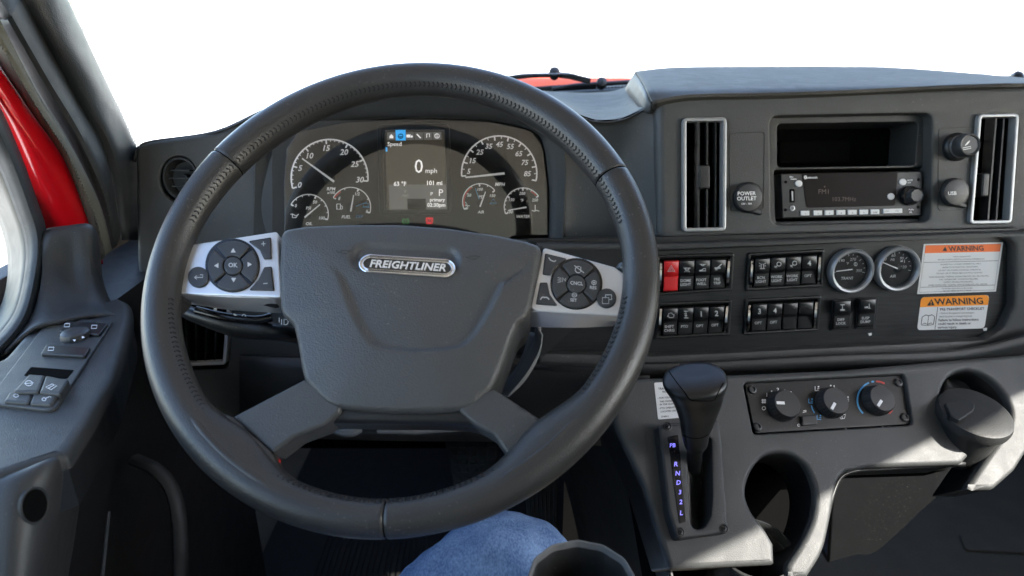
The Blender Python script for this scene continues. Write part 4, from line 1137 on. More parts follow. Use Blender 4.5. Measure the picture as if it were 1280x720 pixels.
# switch pods on the two upper spokes
def sector(cx, cy, r0, r1, a0, a1, n=10, sy=1.0):
    return [(cx+r1*math.cos(R(a0+(a1-a0)*i/n)), cy-sy*r1*math.sin(R(a0+(a1-a0)*i/n))) for i in range(n+1)] + \
           [(cx+r0*math.cos(R(a1+(a0-a1)*i/n)), cy-sy*r0*math.sin(R(a1+(a0-a1)*i/n))) for i in range(n+1)]
PH = -.004
def pod(face, under, dpad, dr, rot, small, sr, tri_a, tri_b, side):
    root = bpy.data.objects.new('switch_pod', None); COL.objects.link(root); root.parent = sw
    cpos = PW.hit(dpad[0], dpad[1], PH); root.location = cpos-sw.location
    root['label'] = side
    fp = rp(face, [4, 3, 3, 6, 6, 10][:len(face)] if len(face) == 6 else 4, 4)
    b = Mb(); b.slab(PW, pm(PW, fp, PH), PH-.012, PH, .0016, 3); b.obj('pod_face', M['silver'], root)
    # the lower bevelled side of the pod, turned towards the lap
    A = [PW.hit(x, y, PH-.0015) for x, y in under[0]]; Bm = [PW.hit(x, y, PH-.030) for x, y in under[1]]
    C_ = [PW.hit(x, y-14, PH-.040) for x, y in under[1]]
    b = Mb(); n = len(A)
    A2 = crline(A, 4); B2 = crline(Bm, 4); C2 = crline(C_, 4)
    b.rings([A2, [a*.93+c*.07+PW.N*.0004 for a, c in zip(A2, B2)], [a*.5+c*.5 for a, c in zip(A2, B2)], B2, C2], closed=False); b.obj('pod_underside', M['silver'], root, solid=.001)
    b = Mb(); b.slab(PW, pm(PW, ell(dpad[0], dpad[1], dr+1.2, (dr+1.2)*.99, 48), PH), PH-.003, PH+.0009, .0006); b.obj('pad_surround', M['gloss'], root)
    for k in range(4):
        a0 = rot+k*90
        q = sector(dpad[0], dpad[1], 12.6, dr-1.6, a0+4.5, a0+85.5, 12, .99)
        b = Mb(); b.slab(PW, pm(PW, rp(q, 1.2, 2), PH+.003), PH, PH+.0032, .0011); b.obj('pad_button', M['button'], root)
    b = Mb(); b.slab(PW, pm(PW, ell(dpad[0], dpad[1], 11.4, 11.2, 32), PH+.0038), PH, PH+.0042, .0012); b.obj('centre_button', M['button'], root)
    b = Mb(); b.slab(PW, pm(PW, ell(small[0], small[1], sr, sr*.98, 32), PH+.002), PH-.002, PH+.0022, .001); b.obj('round_button', M['button'], root)
    for q in (tri_a, tri_b):
        b = Mb(); b.slab(PW, pm(PW, rp([( (x-sum(p[0] for p in q)/len(q))*1.07+sum(p[0] for p in q)/len(q), (y-sum(p[1] for p in q)/len(q))*1.07+sum(p[1] for p in q)/len(q)) for x, y in q], 1.6, 3), PH+.0004), PH-.003, PH+.0003, .0002); b.obj('button_gap', M['void'], root)
        b = Mb(); b.slab(PW, pm(PW, rp(q, 1.6, 3), PH+.002), PH, PH+.0022, .0009); b.obj('corner_button', M['button'], root)
    return root
T0 = PH+.0034
def tri(b, x, y, a, z, h): 
    ca, sa = math.cos(R(a)), math.sin(R(a)); b.poly(PW, [(x+px*ca-py*sa, y+px*sa+py*ca) for px, py in ((-z, z*.8), (0, -z*.9), (z, z*.8))], h)
pl_ = pod([(236, 306), (347, 289), (352, 372), (224, 367.5), (221, 345)],
          [[(224, 367.5), (290, 370.5), (352, 372)], [(241, 380), (290, 387), (352, 391)]],
          (291, 332), 33, 45, (247.5, 346), 13.2,
          [(311, 302), (338, 297.5), (339, 323), (330, 323.5), (325, 313)], [(339, 334), (342, 362.5), (312, 362), (323, 350), (330, 335)], 'left silver switch pod with arrow keys round an OK button')
b = Mb(); text(b, PW, 'OK', 291.3, 331.2, 5.4, PH+.0045, ang=1, bold=True)
for x, y, a in ((291.5, 313, 0), (312, 330.5, 90), (292, 350, 180), (270.5, 332, 270)): tri(b, x, y, a, 3.2, T0)
b.stroke(PW, [(326.5, 305), (332, 304.5)], .9, PH+.0025); b.stroke(PW, [(329.2, 302), (329.5, 307.6)], .9, PH+.0025); b.stroke(PW, [(329, 354.5), (334.5, 354.2)], .9, PH+.0025)
b.stroke(PW, [(243, 346.8), (253.5, 346.8), (253.5, 343.5), (250, 343.5)], 1, PH+.0025); b.stroke(PW, [(246, 344.6), (243, 346.8), (246, 349)], 1, PH+.0025)
b.obj('pod_symbols', M['soft_white'], pl_, recalc=False)
pr_ = pod([(679.5, 309), (768, 333.5), (780.5, 342), (782.5, 392), (779, 395.5), (661, 388.5)],
          [[(661, 388.5), (720, 391.5), (779, 395.5)], [(664, 408), (720, 409), (766, 407)]],
          (720.5, 355), 31.5, 40, (758.3, 372.3), 12.4,
          [(682, 317.5), (708.5, 324), (696, 331), (688, 343.5), (679, 342.5)], [(675.5, 354), (684, 354), (687, 368), (696.5, 381.5), (670.5, 379.5)], 'right silver switch pod with speed keys round a CNCL button')
b = Mb(); text(b, PW, 'CNCL', 720.8, 354, 4.2, PH+.0045, ang=5)
text(b, PW, 'RES', 741.5, 359.5, 3.8, T0, ang=5); text(b, PW, 'SET', 717, 375, 3.8, T0, ang=5)
b.stroke(PW, ell(742.5, 353.2, 2.8, 2.6, 14), .8, T0, True); b.stroke(PW, [(741, 353.2), (744, 353.3)], .8, T0); b.stroke(PW, [(742.5, 351.7), (742.5, 354.7)], .8, T0)
b.stroke(PW, ell(718, 368.7, 2.8, 2.6, 14), .8, T0, True); b.stroke(PW, [(716.5, 368.7), (719.5, 368.8)], .8, T0)
b.stroke(PW, arc(723, 337, 4, 60, 300, 10), .9, T0); b.stroke(PW, [(718, 332), (730, 341)], .9, T0); b.stroke(PW, [(726, 333.5), (726, 340)], .9, T0)
for k in range(3): b.stroke(PW, [(697, 347+k*3), (701.5, 348+k*2)], .7, T0)
b.stroke(PW, [(703, 352.5), (703, 347), (707, 351.5), (707, 347.5)], .8, T0)
b.stroke(PW, [(686, 322), (688, 325), (692.5, 327), (695, 325.5)], 1.3, PH+.0025)
b.stroke(PW, [(675.5, 374.5), (677.5, 371.5), (684, 371.8), (686.5, 374.5)], 1.5, PH+.0025)
b.stroke(PW, [(753, 372), (761, 372), (761, 379.5), (753, 379.5)], .9, PH+.0025, True); b.stroke(PW, [(757, 371.5), (757, 368.5), (764.5, 368.5), (764.5, 374.5), (761.5, 374.5)], 1.2, PH+.0025)
b.obj('pod_symbols', M['soft_white'], pr_, recalc=False)
# inner spoke stubs beside the pods
for q in ([(205, 318), (260, 305), (352, 292), (352, 380), (250, 370), (212, 364)], [(674, 312), (745, 330), (800, 345), (790, 386), (745, 386), (668, 384)]):
    b = Mb(); b.slab(PW, rp(pm(PW, q, -.012), .008), -.034, -.012, .008, 4); b.obj('pod_carrier', M['black'], sw)
for q in ([(214, 300), (240, 303), (230, 318), (221, 345), (226, 370), (212, 385), (194, 380), (190, 310)], [(775, 322), (768, 333), (780, 343), (783, 392), (775, 405), (790, 410), (806, 395), (808, 330)]):
    b = Mb(); b.slab(PW, rp(pm(PW, q, -.004), .010), -.026, -.0035, .010, 5); b.obj('rim_lug', M['leather'], sw, sharp=75)
b = Mb(); b.lathe(P(347, 577.5, .56), camv(.3, .2, -1), [(.0022, -.003), (.0026, 0), (.0016, .002)], 12); b.obj('red_tab', M['red_rocker'], sw)

# ------------------------------------------------------------------ steering column and stalks
colm = thing('steering_column', WC-PW.N*.2, 'dark steering column shroud running back from the wheel hub into the dash', 'steering column')
b = Mb(); ax = -PW.N
b.lathe(WC-PW.N*.07, ax, [(.05, 0), (.062, .01), (.075, .03), (.078, .16), (.07, .30)], 28); b.obj('column_shroud', M['black'], colm)
b = strip([[(672, 402, .70), (668, 430, .705), (650, 465, .705), (628, 492, .70)], [(676, 418, .70), (672, 442, .695), (656, 472, .69), (634, 494, .69)], [(664, 415, .73), (655, 445, .73), (640, 470, .73), (615, 492, .73)]], 5, 4)
b.obj('tilt_shroud', M['silver_dull'], colm, solid=.004) if False else b.obj('tilt_shroud', M['trim_grey'], colm, solid=.005)
b = Mb(); b.tube([P(418, 536, .70), P(430, 540, .695), P(440, 540, .695), P(450, 535, .70)], .005, 8); b.tube([P(472, 537, .70), P(520, 538, .70), P(575, 534, .71)], .0042, 8); b.obj('tilt_lever', M['trim_grey'], colm)
st = thing('turn_signal_stalk', P(300, 395, .69), 'black multi function stalk with white symbols below the left silver pod', 'stalk')
b = strip([[(224, 368, .69), (232, 384, .685), (290, 398, .68), (345, 408, .68), (375, 414, .70)], [(222, 376, .675), (234, 388, .67), (290, 400, .665), (345, 410, .665), (375, 416, .69)],
           [(224, 388, .675), (240, 396, .67), (292, 412, .665), (345, 420, .665), (375, 424, .69)], [(228, 392, .69), (244, 400, .685), (295, 418, .68), (345, 422, .68), (375, 426, .70)]], 5, 5)
b.obj('stalk_body', M['black'], st, solid=.006)
b = Mb(); b.tube(crline([P(236, 387, .666), P(275, 400, .661), P(320, 404, .661), P(337, 400, .664)], 6), [.002, .004, .006]+[.0075]*13+[.006, .004, .002][:3], 10) if False else b.tube(crline([P(246, 388, .666), P(280, 396, .661), P(320, 400, .661), P(340, 396, .664)], 6), .0045, 10)
b.obj('stalk_switch', M['gloss'], st)
SK = Pl.three((240, 392, .6585), (340, 405, .6565), (290, 420, .6575))
b = Mb(); b.stroke(SK, [(267, 386), (271, 387)], 2.5, .0); b.poly(SK, [(292, 391.5), (297, 394), (292, 396)], 0); b.stroke(SK, ell(305, 395, 2.3, 2.1, 12), .9, 0, True)
b.stroke(SK, [(349, 397), (349, 403)], .9, 0); b.stroke(SK, arc(357, 402.5, 3.2, 90, -90, 8), .9, 0); b.stroke(SK, [(357, 399), (355, 399), (355, 406), (357, 406)], .8, 0); b.stroke(SK, [(352, 399), (352, 406)], 1, 0)
b.obj('stalk_symbols', M['white'], st, recalc=False)

# ------------------------------------------------------------------ radio
rad_ = thing('radio', POD.hit(1065, 272), 'black car radio with dark display, white keys and round volume knob', 'radio')
RH = -.012; q = radio_q
RP = lambda x, y, h=RH: POD.uv(x, y, h)
b = Mb(); b.slab(POD, rp(pm(POD, q, RH), .002), -.05, RH, .0016); b.obj('radio_body', M['black'], rad_)
b = Mb(); b.slab(POD, rp(pm(POD, [(1002, 216.5), (1122, 215), (1118.5, 257), (1008, 259.5)], RH), [.001, .001, .004, .004]), RH-.002, RH+.0008, .0004); b.obj('radio_display', M['radio_glass'], rad_)
for i, x in enumerate((1005.7, 1021.6, 1036, 1050.6, 1064.7, 1079, 1093)):
    y = 266.4-i*.27
    b = Mb(); b.slab(POD, rp(pm(POD, [(x-5.4, y-2.9), (x+5.4, y-3.1), (x+5.4, y+2.9), (x-5.4, y+3.1)], RH), .0006), RH-.001, RH+.0018, .0006); b.obj('preset_key', M['paper'], rad_)
b = Mb(); b.slab(POD, rp(pm(POD, [(1103.5, 261), (1127, 260.5), (1127, 266.3), (1103.5, 266.9)], RH), .0006), RH-.001, RH+.0018, .0006); b.obj('seek_key', M['paper'], rad_)
for x, y in ((998, 229.6), (1128, 227.6), (1113, 245.7)):
    b = Mb(); b.slab(POD, pm(POD, ell(x, y, 4.4, 4.2, 20), RH), RH-.001, RH+.002, .0008); b.obj('round_key', M['paper'], rad_)
c = POD.hit(1136, 244.7, RH); m_ = POD.m(1136, 244)
b = Mb(); b.lathe(c, POD.N, [(11.8*m_, 0), (11.8*m_, .004), (10.8*m_, .007), (9*m_, .008)], 32); b.obj('knob_base', M['gloss'], rad_)
b = Mb(); b.lathe(c, POD.N, [(8.6*m_, .006), (8.6*m_, .016), (7.6*m_, .018), (6.8*m_, .017), (0, .0165)], 36, lobes=9, amp=.05); b.obj('volume_knob', M['button'], rad_)
b = Mb(); b.slab(POD, pm(POD, [(986.5, 236.5), (993, 236.3), (993.4, 253), (987, 253.3)], RH), RH-.001, RH+.0004, .0003); b.obj('usb_port', M['void'], rad_)
b = Mb(); b.slab(POD, pm(POD, [(988.8, 239), (990.8, 239), (991.2, 251), (989.2, 251)], RH), RH-.001, RH+.0012, .0003); b.obj('usb_tongue', M['silver_dull'], rad_)
b = Mb(); b.lathe(POD.hit(990.3, 260.3, RH), POD.N, [(3.2*m_, 0), (3.2*m_, .001), (1.6*m_, .0012), (1.5*m_, -.001)], 18); b.obj('audio_jack', M['silver_dull'], rad_)
for x, y in ((982, 227.5), (981.7, 262.3), (1148, 224.5), (1147.5, 259)):
    b = Mb(); b.lathe(POD.hit(x, y, RH), POD.N, [(1.8*m_, -.001), (1.8*m_, .0003), (0, .0002)], 12); b.obj('screw_hole', M['void'], rad_)
b = Mb()
text(b, POD, 'Bluetooth', 1013.5, 221.7, 2.9, RH+.0012); b.stroke(POD, ell(1006.8, 221.7, 1.5, 2, 10), 1, RH+.0012, True)
text(b, POD, 'Disc', 989.5, 221, 1.8, RH+.0006); text(b, POD, 'Source', 992, 223.6, 1.8, RH+.0006); text(b, POD, 'MUTE', 1137.5, 225.3, 1.8, RH+.0006); text(b, POD, 'OFF', 1136.5, 228.2, 1.8, RH+.0006)
text(b, POD, 'PUSH', 1139, 262, 1.8, RH+.0006); text(b, POD, 'SEL', 1138.5, 265.3, 1.8, RH+.0006)
b.obj('radio_print', M['white'], rad_, recalc=False)
b = Mb(); text(b, POD, 'FM1', 1029.5, 239.4, 6, RH+.0012, bold=False); text(b, POD, '103.7MHz', 1055.5, 248.8, 5.2, RH+.0012, bold=False); b.poly(POD, [(1030, 234.3), (1031.6, 234.3), (1031.6, 232.5), (1030, 232.5)], RH+.0012)
b.obj('display_text', M['glow_amber'], rad_, recalc=False)
b = Mb()
for i, x in enumerate((1005.7, 1021.6, 1036, 1050.6, 1064.7, 1079, 1093)): text(b, POD, str(i+1) if i < 6 else 'DISP', x+1, 267.2-i*.27, 2, RH+.0021)
text(b, POD, '|<<', 1109, 264, 2, RH+.0021); text(b, POD, '>>|', 1121, 263.7, 2, RH+.0021)
b.obj('key_print', M['grey_print'], rad_, recalc=False)

# ------------------------------------------------------------------ sockets beside the radio
def cap(name, x, y, r, label, cat, words_, tabdir):
    t = thing(name, POD.hit(x, y), label, cat); m = POD.m(x, y); c = POD.hit(x+.5, y, 0)
    b = Mb(); b.lathe(c, POD.N, [(r*m*1.06, 0), (r*m*1.06, .004), (r*m*.98, .0065)], 32); b.obj('socket_ring', M['black'], t)
    b = Mb(); b.lathe(POD.hit(x, y, .006), POD.N, [(r*m*.95, 0), (r*m*.97, .004), (r*m*.90, .0065), (r*m*.7, .0072), (0, .0076)], 32); b.obj('cap_lid', M['button'], t)
    b = Mb(); b.slab(POD, rp(pm(POD, [(x+tabdir-4, y+r*.55), (x+r*.75, y+r*.72), (x+r*1.12, y+r*1.05), (x+r*.95, y+r*1.25), (x+tabdir-8, y+r*.95)], .004), .002), 0, .006, .002); b.obj('pull_tab', M['button'], t)
    b = Mb()
    for tx, dy, s_ in words_: text(b, POD, tx, x-.5, y+dy, s_, .0142, ang=-1)
    b.obj('cap_print', M['white'], t, recalc=False)
cap('power_outlet_cap', 934, 247, 17.5, 'round black POWER OUTLET cap beside the left centre vent', 'outlet cap', (('POWER', -5.3, 4.6), ('OUTLET', 1, 4.6), ('12V - 10A', 7.6, 2.3)), 4)
cap('usb_socket_cap', 1191, 240.5, 16, 'round black USB cap beside the right vent below the lighter', 'outlet cap', (('USB', 1, 4.4),), 6)
t = thing('cigarette_lighter', POD.hit(1196, 184), 'round black lighter knob standing proud above the USB cap', 'lighter'); m = POD.m(1196, 184); c = POD.hit(1194, 184, 0)
b = Mb(); b.lathe(c, POD.N, [(16.5*m, 0), (16.5*m, .005), (14.5*m, .008), (13*m, .009)], 32); b.obj('socket_ring', M['black'], t)
b = Mb(); b.lathe(c, POD.N, [(13.2*m, .006), (13.2*m, .012), (12.5*m, .013)], 32); b.obj('bright_ring', M['steel'], t)
b = Mb(); b.lathe(c, POD.N, [(13*m, .012), (13.6*m, .014), (13.2*m, .026), (12*m, .028), (10.5*m, .0275), (10*m, .0262), (0, .0262)], 36); b.obj('lighter_knob', M['button'], t)
b = Mb(); x, y = 1208.5, 181
b.stroke(POD, [(x-5, y+4), (x+5, y+2), (x+5.4, y+4.2), (x-4.6, y+6.2)], .8, .0266, True); b.stroke(POD, [(x-2, y+1), (x+1, y-3), (x+4, y-5)], 1.3, .0266); b.stroke(POD, [(x, y), (x+3, y-3.5)], .9, .0266)
b.obj('lighter_symbol', M['white'], t, recalc=False)

# ------------------------------------------------------------------ rocker switches
def rocker_mesh(b, pl, q, h0=0.0):
    """two step rocker cap: a proud upper half over a dished lower half"""
    prof = [(0, .002), (.015, .0105), (.05, .0118), (.40, .0100), (.46, .0086), (.50, .0040), (.56, .0034), (.93, .0050), (.985, .0042), (1, .001)]
    cols = [(0, -1), (.012, 0), (.05, .0008), (.95, .0008), (.988, 0), (1, -1)]
    rows = []
    for v, h in prof:
        r = []
        for u, k in cols:
            hh = .0005 if k < 0 else (h-.0008 if k == 0 else h)
            x, y = bil(q, u, v); r.append(pl.hit(x, y, h0+hh) if k >= 0 else pl.hit(x, y, h0))
        rows.append(r)
    b.rings(rows, closed=False)
RK = .0124
def ico(b, pl, kind, x, y, ang=-1.5, z=1.0, h=RK):
    S_ = lambda pts, w_=.8, c_=False: b.stroke(pl, [(x+px*z, y+py*z) for px, py in pts], w_, h, c_)
    if kind == 'hazard': S_([(-4.4, 3.4), (4.4, 3.4), (0, -4)], 1, True); S_([(-2, 2), (2, 2), (0, -1.4)], .9, True)
    elif kind == 'dome': S_(arc(0, 0, 2.6, 180, 360, 8), 1); S_([(-4.5, 0), (4.5, 0)], .8); [S_([(k*1.8, 3.2), (k*3, 5)], .7) for k in (-1, 0, 1)]
    elif kind == 'foot': S_(arc(0, -4, 1.8, 180, 360, 6), .8); S_([(-3.6, -4), (3.6, -4)], .7); S_([(-4, 3.6), (-1, 3.2), (1.5, 1), (3.5, 1.4), (3.8, 4.2), (-4, 4.4)], .9, True)
    elif kind == 'trip': S_([(-4.6, 1.6), (2.6, 1.2)], 2); S_([(-1, 1), (4.2, -3.6)], 1.4); S_([(-4, 3.5), (-1, 3.4)], 1.1)
    elif kind == 'beacon': S_([(-1.6, 3.4), (-1.6, -2), (1.6, -2), (1.6, 3.4)], 1); S_([(-3, 3.6), (3, 3.6)], .9); [S_([(k*2.4, -1.5-abs(k)), (k*4.2, -3.4)], .7) for k in (-1, 1)]; S_([(-4.4, 0), (-2.8, .4)], .7); S_([(4.4, 0), (2.8, .4)], .7)
    elif kind == 'work': S_(ell(1.2, -1, 2.6, 2.6, 12), .9, True); S_([(-.8, .8), (-4, 3.4), (-1.2, 3.8)], 1); S_([(-3, 1.6), (-4.6, 1.8)], .7)
    elif kind == 'engine': S_([(-4, .5), (-2.6, .5), (-2.6, -1.8), (-.6, -2.6), (1.6, -2.6), (2.6, -1), (4, -1.4), (4, 2), (2.4, 3), (-1.6, 3), (-2.6, 1.6), (-4, 1.6)], .8, True)
    elif kind == 'pto': S_([(0, -4.4), (0, 4.4)], .8); S_([(-2.6, -4.2), (3, -4.2)], .9); S_([(-2.6, 4.2), (3, 4.2)], .9); S_([(-2.4, -1), (1, -1)], .8); S_([(-2, 1.2), (1.6, 1.2)], .8)
    elif kind == 'axle': S_([(0, -3.6), (0, 3.6)], .8); S_([(-3, -3.6), (3, -3.6)], .9); S_([(-3, 3.6), (3, 3.6)], 1.8)
    elif kind == 'susp': S_([(-4, 2.4), (1, 1.8)], 2); S_([(2.4, -3), (2.4, 2.6)], .8); S_([(1, 3.4), (4.4, 3.2)], .8)
def bank(outer, op, cells, label):
    t = thing('switch_bank', PS.hit(*bil(outer, .5, 1)), label, 'switch bank', 'framed banks of rocker switches')
    b = Mb(); b.frame(PS, rp(pm(PS, outer, .003), .003), .0042, 0, .004, .0016); b.obj('bank_frame', M['rocker'], t)
    b = Mb(); b.slab(PS, rp(pm(PS, sub(outer, .03, .06, .97, .94)), .001), -.001, .0008, .0004); b.obj('bank_base', M['void'], t)
    for u0, u1, sg in ((.030, .078, 1), (.922, .972, -1)):
        q = sub(op, u0, .10, u1, .94); b = Mb(); rows = []
        for k in range(9):
            v = k/8; hh = .0025+.0075*math.sin(math.pi*min(1, v*1.02))**.7
            r = []
            for u, dh in ((0, -.004), (.2, 0), (.8, 0), (1, -.004)): r.append(PS.hit(*bil(q, u, v), max(.0008, hh+dh)))
            rows.append(r)
        b.rings(rows, closed=False); b.obj('chrome_clip', M['chrome'], t)
    pr = Mb()
    for i, (kind, l1, l2) in enumerate(cells):
        u0 = .092+i*.2065; q = sub(op, u0, .08, u0+.196, .95)
        b = Mb(); rocker_mesh(b, PS, q, .0008)
        red = kind == 'hazard'
        b.obj('rocker', M['red_rocker' if red else 'rocker'], t, sharp=50, label='red hazard rocker' if red else None)
        x, y = bil(q, .5, .27); xl, yl = bil(q, .5, .74)
        # the caps stand proud, so print sits on their faces
        if kind:
            if len(kind) == 1: text(pr, PS, kind, x, y, 6.5, RK, ang=-1.5)
            else: ico(pr, PS, kind, x, y)
        if l1 and l2: text(pr, PS, l1, xl-.6, yl-2.4, 3.3, .0064, ang=-2, bold=True); text(pr, PS, l2, xl-.6, yl+2.4, 3.3, .0064, ang=-2, bold=True)
        elif l1: text(pr, PS, l1, xl-.6, yl-1.6, 3.3, .0064, ang=-2, bold=True)
    pr.obj('switch_print', M['soft_white'], t, recalc=False)
bank([(821, 319), (918, 316.5), (915, 363.5), (819.5, 370)], [(821.5, 322.5), (917, 319.5), (914, 362.5), (820, 367)],
     [('hazard', '', ''), ('dome', 'DOME', 'LIGHT'), ('foot', 'FOOT', 'WELL'), ('trip', 'PRE', 'TRIP')], 'switch bank with the red hazard rocker beside the wheel rim')
bank([(935, 316.5), (1031, 311.5), (1028.7, 359), (932, 364)], [(936, 320), (1030.5, 314.5), (1028, 357), (933, 362)],
     [('beacon', 'BCN', 'LIGHT'), ('work', 'WORK', 'LIGHT'), ('work', 'WORK', 'LIGHT'), ('4', 'OPT', '')], 'switch bank with beacon and WORK LIGHT rockers left of the round gauges')
bank([(821, 378.5), (915, 375), (912, 419), (818.5, 424.5)], [(821.5, 382), (914.5, 378.5), (911, 418), (819, 422.5)],
     [('engine', 'SHIFT', 'CHRG'), ('pto', 'PTO', ''), ('1', 'OPT', ''), ('2', 'OPT', '')], 'switch bank with PTO rocker and numbers 1 and 2 below the red hazard rocker')
bank([(931.5, 374), (1027, 369.5), (1023.5, 414), (929, 419)], [(932.5, 377.5), (1026, 373), (1023, 412.5), (930, 417)],
     [('3', 'OPT', ''), ('4', 'OPT', ''), ('', '', ''), ('', '', '')], 'switch bank with numbers 3 and 4 and two blank rockers')
for q, kind, l1, l2, lb in (([(1040, 374.5), (1066, 373), (1063.5, 412), (1037.5, 413.5)], 'axle', 'DIFF', 'LOCK', 'single rocker switch marked DIFF LOCK below the first round gauge'),
                        ([(1071.5, 372.5), (1097.5, 371), (1094, 410), (1068, 411.5)], 'susp', 'SUSP', 'DUMP', 'single rocker switch marked SUSP DUMP right of the DIFF LOCK one')):
    t = thing('rocker_switch', PS.hit(*bil(q, .5, 1)), lb, 'rocker switch', 'single rocker switches under the gauges')
    b = Mb(); b.slab(PS, rp(pm(PS, q), .002), -.001, .002, .001); b.obj('switch_base', M['black'], t)
    b = Mb(); rocker_mesh(b, PS, sub(q, .13, .04, .93, .95), .002); b.obj('rocker', M['rocker'], t, sharp=50)
    pr = Mb(); x, y = bil(q, .53, .27); ico(pr, PS, kind, x, y, z=.9, h=.0137); x, y = bil(q, .5, .72); text(pr, PS, l1, x, y-2.3, 3.2, .0078, ang=-2); text(pr, PS, l2, x, y+2.3, 3.2, .0078, ang=-2)
    pr.obj('switch_print', M['soft_white'], t, recalc=False)

# ------------------------------------------------------------------ round gauges
def gauge(x, y, r, nums, nd, lab, label, extra):
    t = thing('round_gauge', PS.hit(x, y), label, 'gauge', 'round gauges in silver rings')
    m = PS.m(x, y); c = PS.hit(x-1.5, y+.5, 0)
    b = Mb(); b.lathe(c, PS.N, [(r*m, 0), (r*m, .008), (r*m*.97, .0108), (r*m*.92, .012), (r*m*.85, .0115), (r*m*.80, .009), (r*m*.795, .002)], 48)
    b.f = [f_ for f_ in b.f if len(f_) == 4]; b.obj('gauge_ring', M['silver_dull'], t)
    b = Mb(); b.lathe(c, PS.N, [(r*m*.8, .0015), (r*m*.8, .003), (0, .003)], 40); b.obj('dial', M['dial'], t)
    b = Mb(); b.lathe(c, PS.N, [(r*m*.795, .0080), (r*m*.795, .0088), (0, .0088)], 40); b.obj('gauge_glass', M['lens_small'], t)
    h = .0036; pr = Mb(); x -= 1; y += .2
    for i in range(13):
        a = R(190-200*i/12); l = 3.4 if i % 3 == 0 else 1.8
        rr = r*.75
        pr.stroke(PS, [(x+rr*math.cos(a), y-rr*math.sin(a)), (x+(rr-l)*math.cos(a), y-(rr-l)*math.sin(a))], .7, h)
    for tx, dx, dy, s_ in nums: text(pr, PS, tx, x+dx, y+dy, s_, h, shear=.2, ang=-2, bold=False)
    text(pr, PS, lab, x-2.5, y+10.5, 3.4, h, shear=.2, ang=-2)
    if extra == 'w': pr.stroke(PS, ell(x+8.5, y-7, 2, 2.2, 10), .8, h, True); pr.stroke(PS, [(x+8.5, y-9), (x+8.5, y-5)], .7, h)
    else: pr.stroke(PS, [(x+7, y-8), (x+10, y-8.5)], 1.8, h); pr.stroke(PS, [(x+12, y-10), (x+12, y-6)], .8, h)
    pr.obj('gauge_print', M['white'], t, recalc=False)
    b = Mb(); A = PS.hit(x+nd[0], y+nd[1], .0055); B = PS.hit(x+nd[2], y+nd[3], .0055); b.tube([A, B], [.0008, .0005], 6); b.obj('needle', M['needle'], t)
    b = Mb(); b.lathe(PS.hit(x+nd[0]*.8, y+nd[1]*.8, .003), PS.N, [(5*m, 0), (5*m, .0016), (4*m, .002), (0, .002)], 20); b.obj('needle_hub', M['black'], t)
gauge(1062, 337, 27.3, (('190', -9, -11.5, 3.6), ('270', 5, -13, 3.6), ('350', 12.5, 1, 3.6), ('°F', -2, -8, 3)), (4.5, -.5, -15.5, 2), 'TRANS', 'first silver ringed round gauge marked TRANS with level needle', 'w')
gauge(1119.5, 334.5, 27.3, (('30', -13, -11, 3.6), ('60', -2, -15.5, 3.6), ('90', 8.5, -12, 3.6), ('120', 11, -1, 3.6), ('PSI', -3, -10, 3), ('0', -18, .5, 3.4)), (3.5, 1, -14.5, -6.5), 'AIR', 'second silver ringed round gauge marked AIR with raised needle', 's')

# ------------------------------------------------------------------ warning labels
def warn(q, label, fr, big):
    t = thing('warning_label', PS.hit(*bil(q, .5, 1)), label, 'warning label', 'warning stickers at the right end of the dash')
    b = Mb(); b.slab(PS, rp(pm(PS, q, .0006), .0055 if big else .0008, 4), .0001, .0006, .0001); b.obj('label_sheet', M['paper'], t)
    e = (.0 if big else .025)
    top = sub(q, e, e*1.2, 1-e, fr)
    b = Mb()
    if big:
        w_ = rp([bil(q, 0, 0), bil(q, 1, 0), bil(q, .9985, fr), bil(q, .0015, fr)], [6, 6, 0, 0], 4)
        b.slab(PS, pm(PS, w_, .0009), .0005, .0009, .0001)
    else: b.slab(PS, pm(PS, top, .0009), .0005, .0009, .0001)
    b.obj('label_band', M['amber' if big else 'orange'], t)
    return t
G = [(1155, 305), (1254, 303), (1245, 364.5), (1146.5, 367.7)]
t = warn(G, 'upper white label headed with an orange WARNING band and many printed lines', .185, False)
b = Mb(); h = .0011
def lt(tx, u, v, s_, al='c', bold=False, h_=.0008, q=G, sx=1.0): 
    x, y = bil(q, u, v); text(b, PS, tx, x, y, s_, h_, ang=-1.2, vlean=-9, al=al, bold=bold, sx=sx)
lt('WARNING', .54, .105, 6.2, bold=True, h_=h, sx=1.02)
x, y = bil(G, .275, .105); b.poly(PS, [(x-3.2, y+2.8), (x+2.6, y+2.7), (x+.2, y-3)], h)
for v, a in ((.265, 'Vehicle equipped with'), (.325, 'DRIVER-CONTROLLED FULL LOCKING DIFFERENTIAL'),
             (.42, 'ENGAGE FULL LOCKING DIFFERENTIAL ONLY'), (.48, 'UNDER POOR TRACTION CONDITIONS.'), (.54, 'DO NOT USE DURING DOWNHILL OPERATION.'), (.60, 'DO NOT USE AT SPEEDS ABOVE 25 M.P.H. (40 KM/H)'),
             (.67, 'WHEN ENGAGED, STEERING CHARACTERISTICS WILL BE AFFECTED.'), (.725, 'THIS "UNDERSTEER" CONDITION REQUIRES'), (.78, 'CAREFUL DRIVING PROCEDURES.'), (.835, 'WHEN DISENGAGED, NORMAL VEHICLE HANDLING WILL RESUME'),
             (.905, 'For further information on this system'), (.95, 'see your vehicle operator\'s manual')):
    lt(a, .5, v, 1.75, sx=.98)
b.obj('label_print', M['black_print'], t, recalc=False)
b = Mb()
for v in (.37, .865): b.stroke(PS, [bil(G, .03, v), bil(G, .97, v)], .7, .0008)
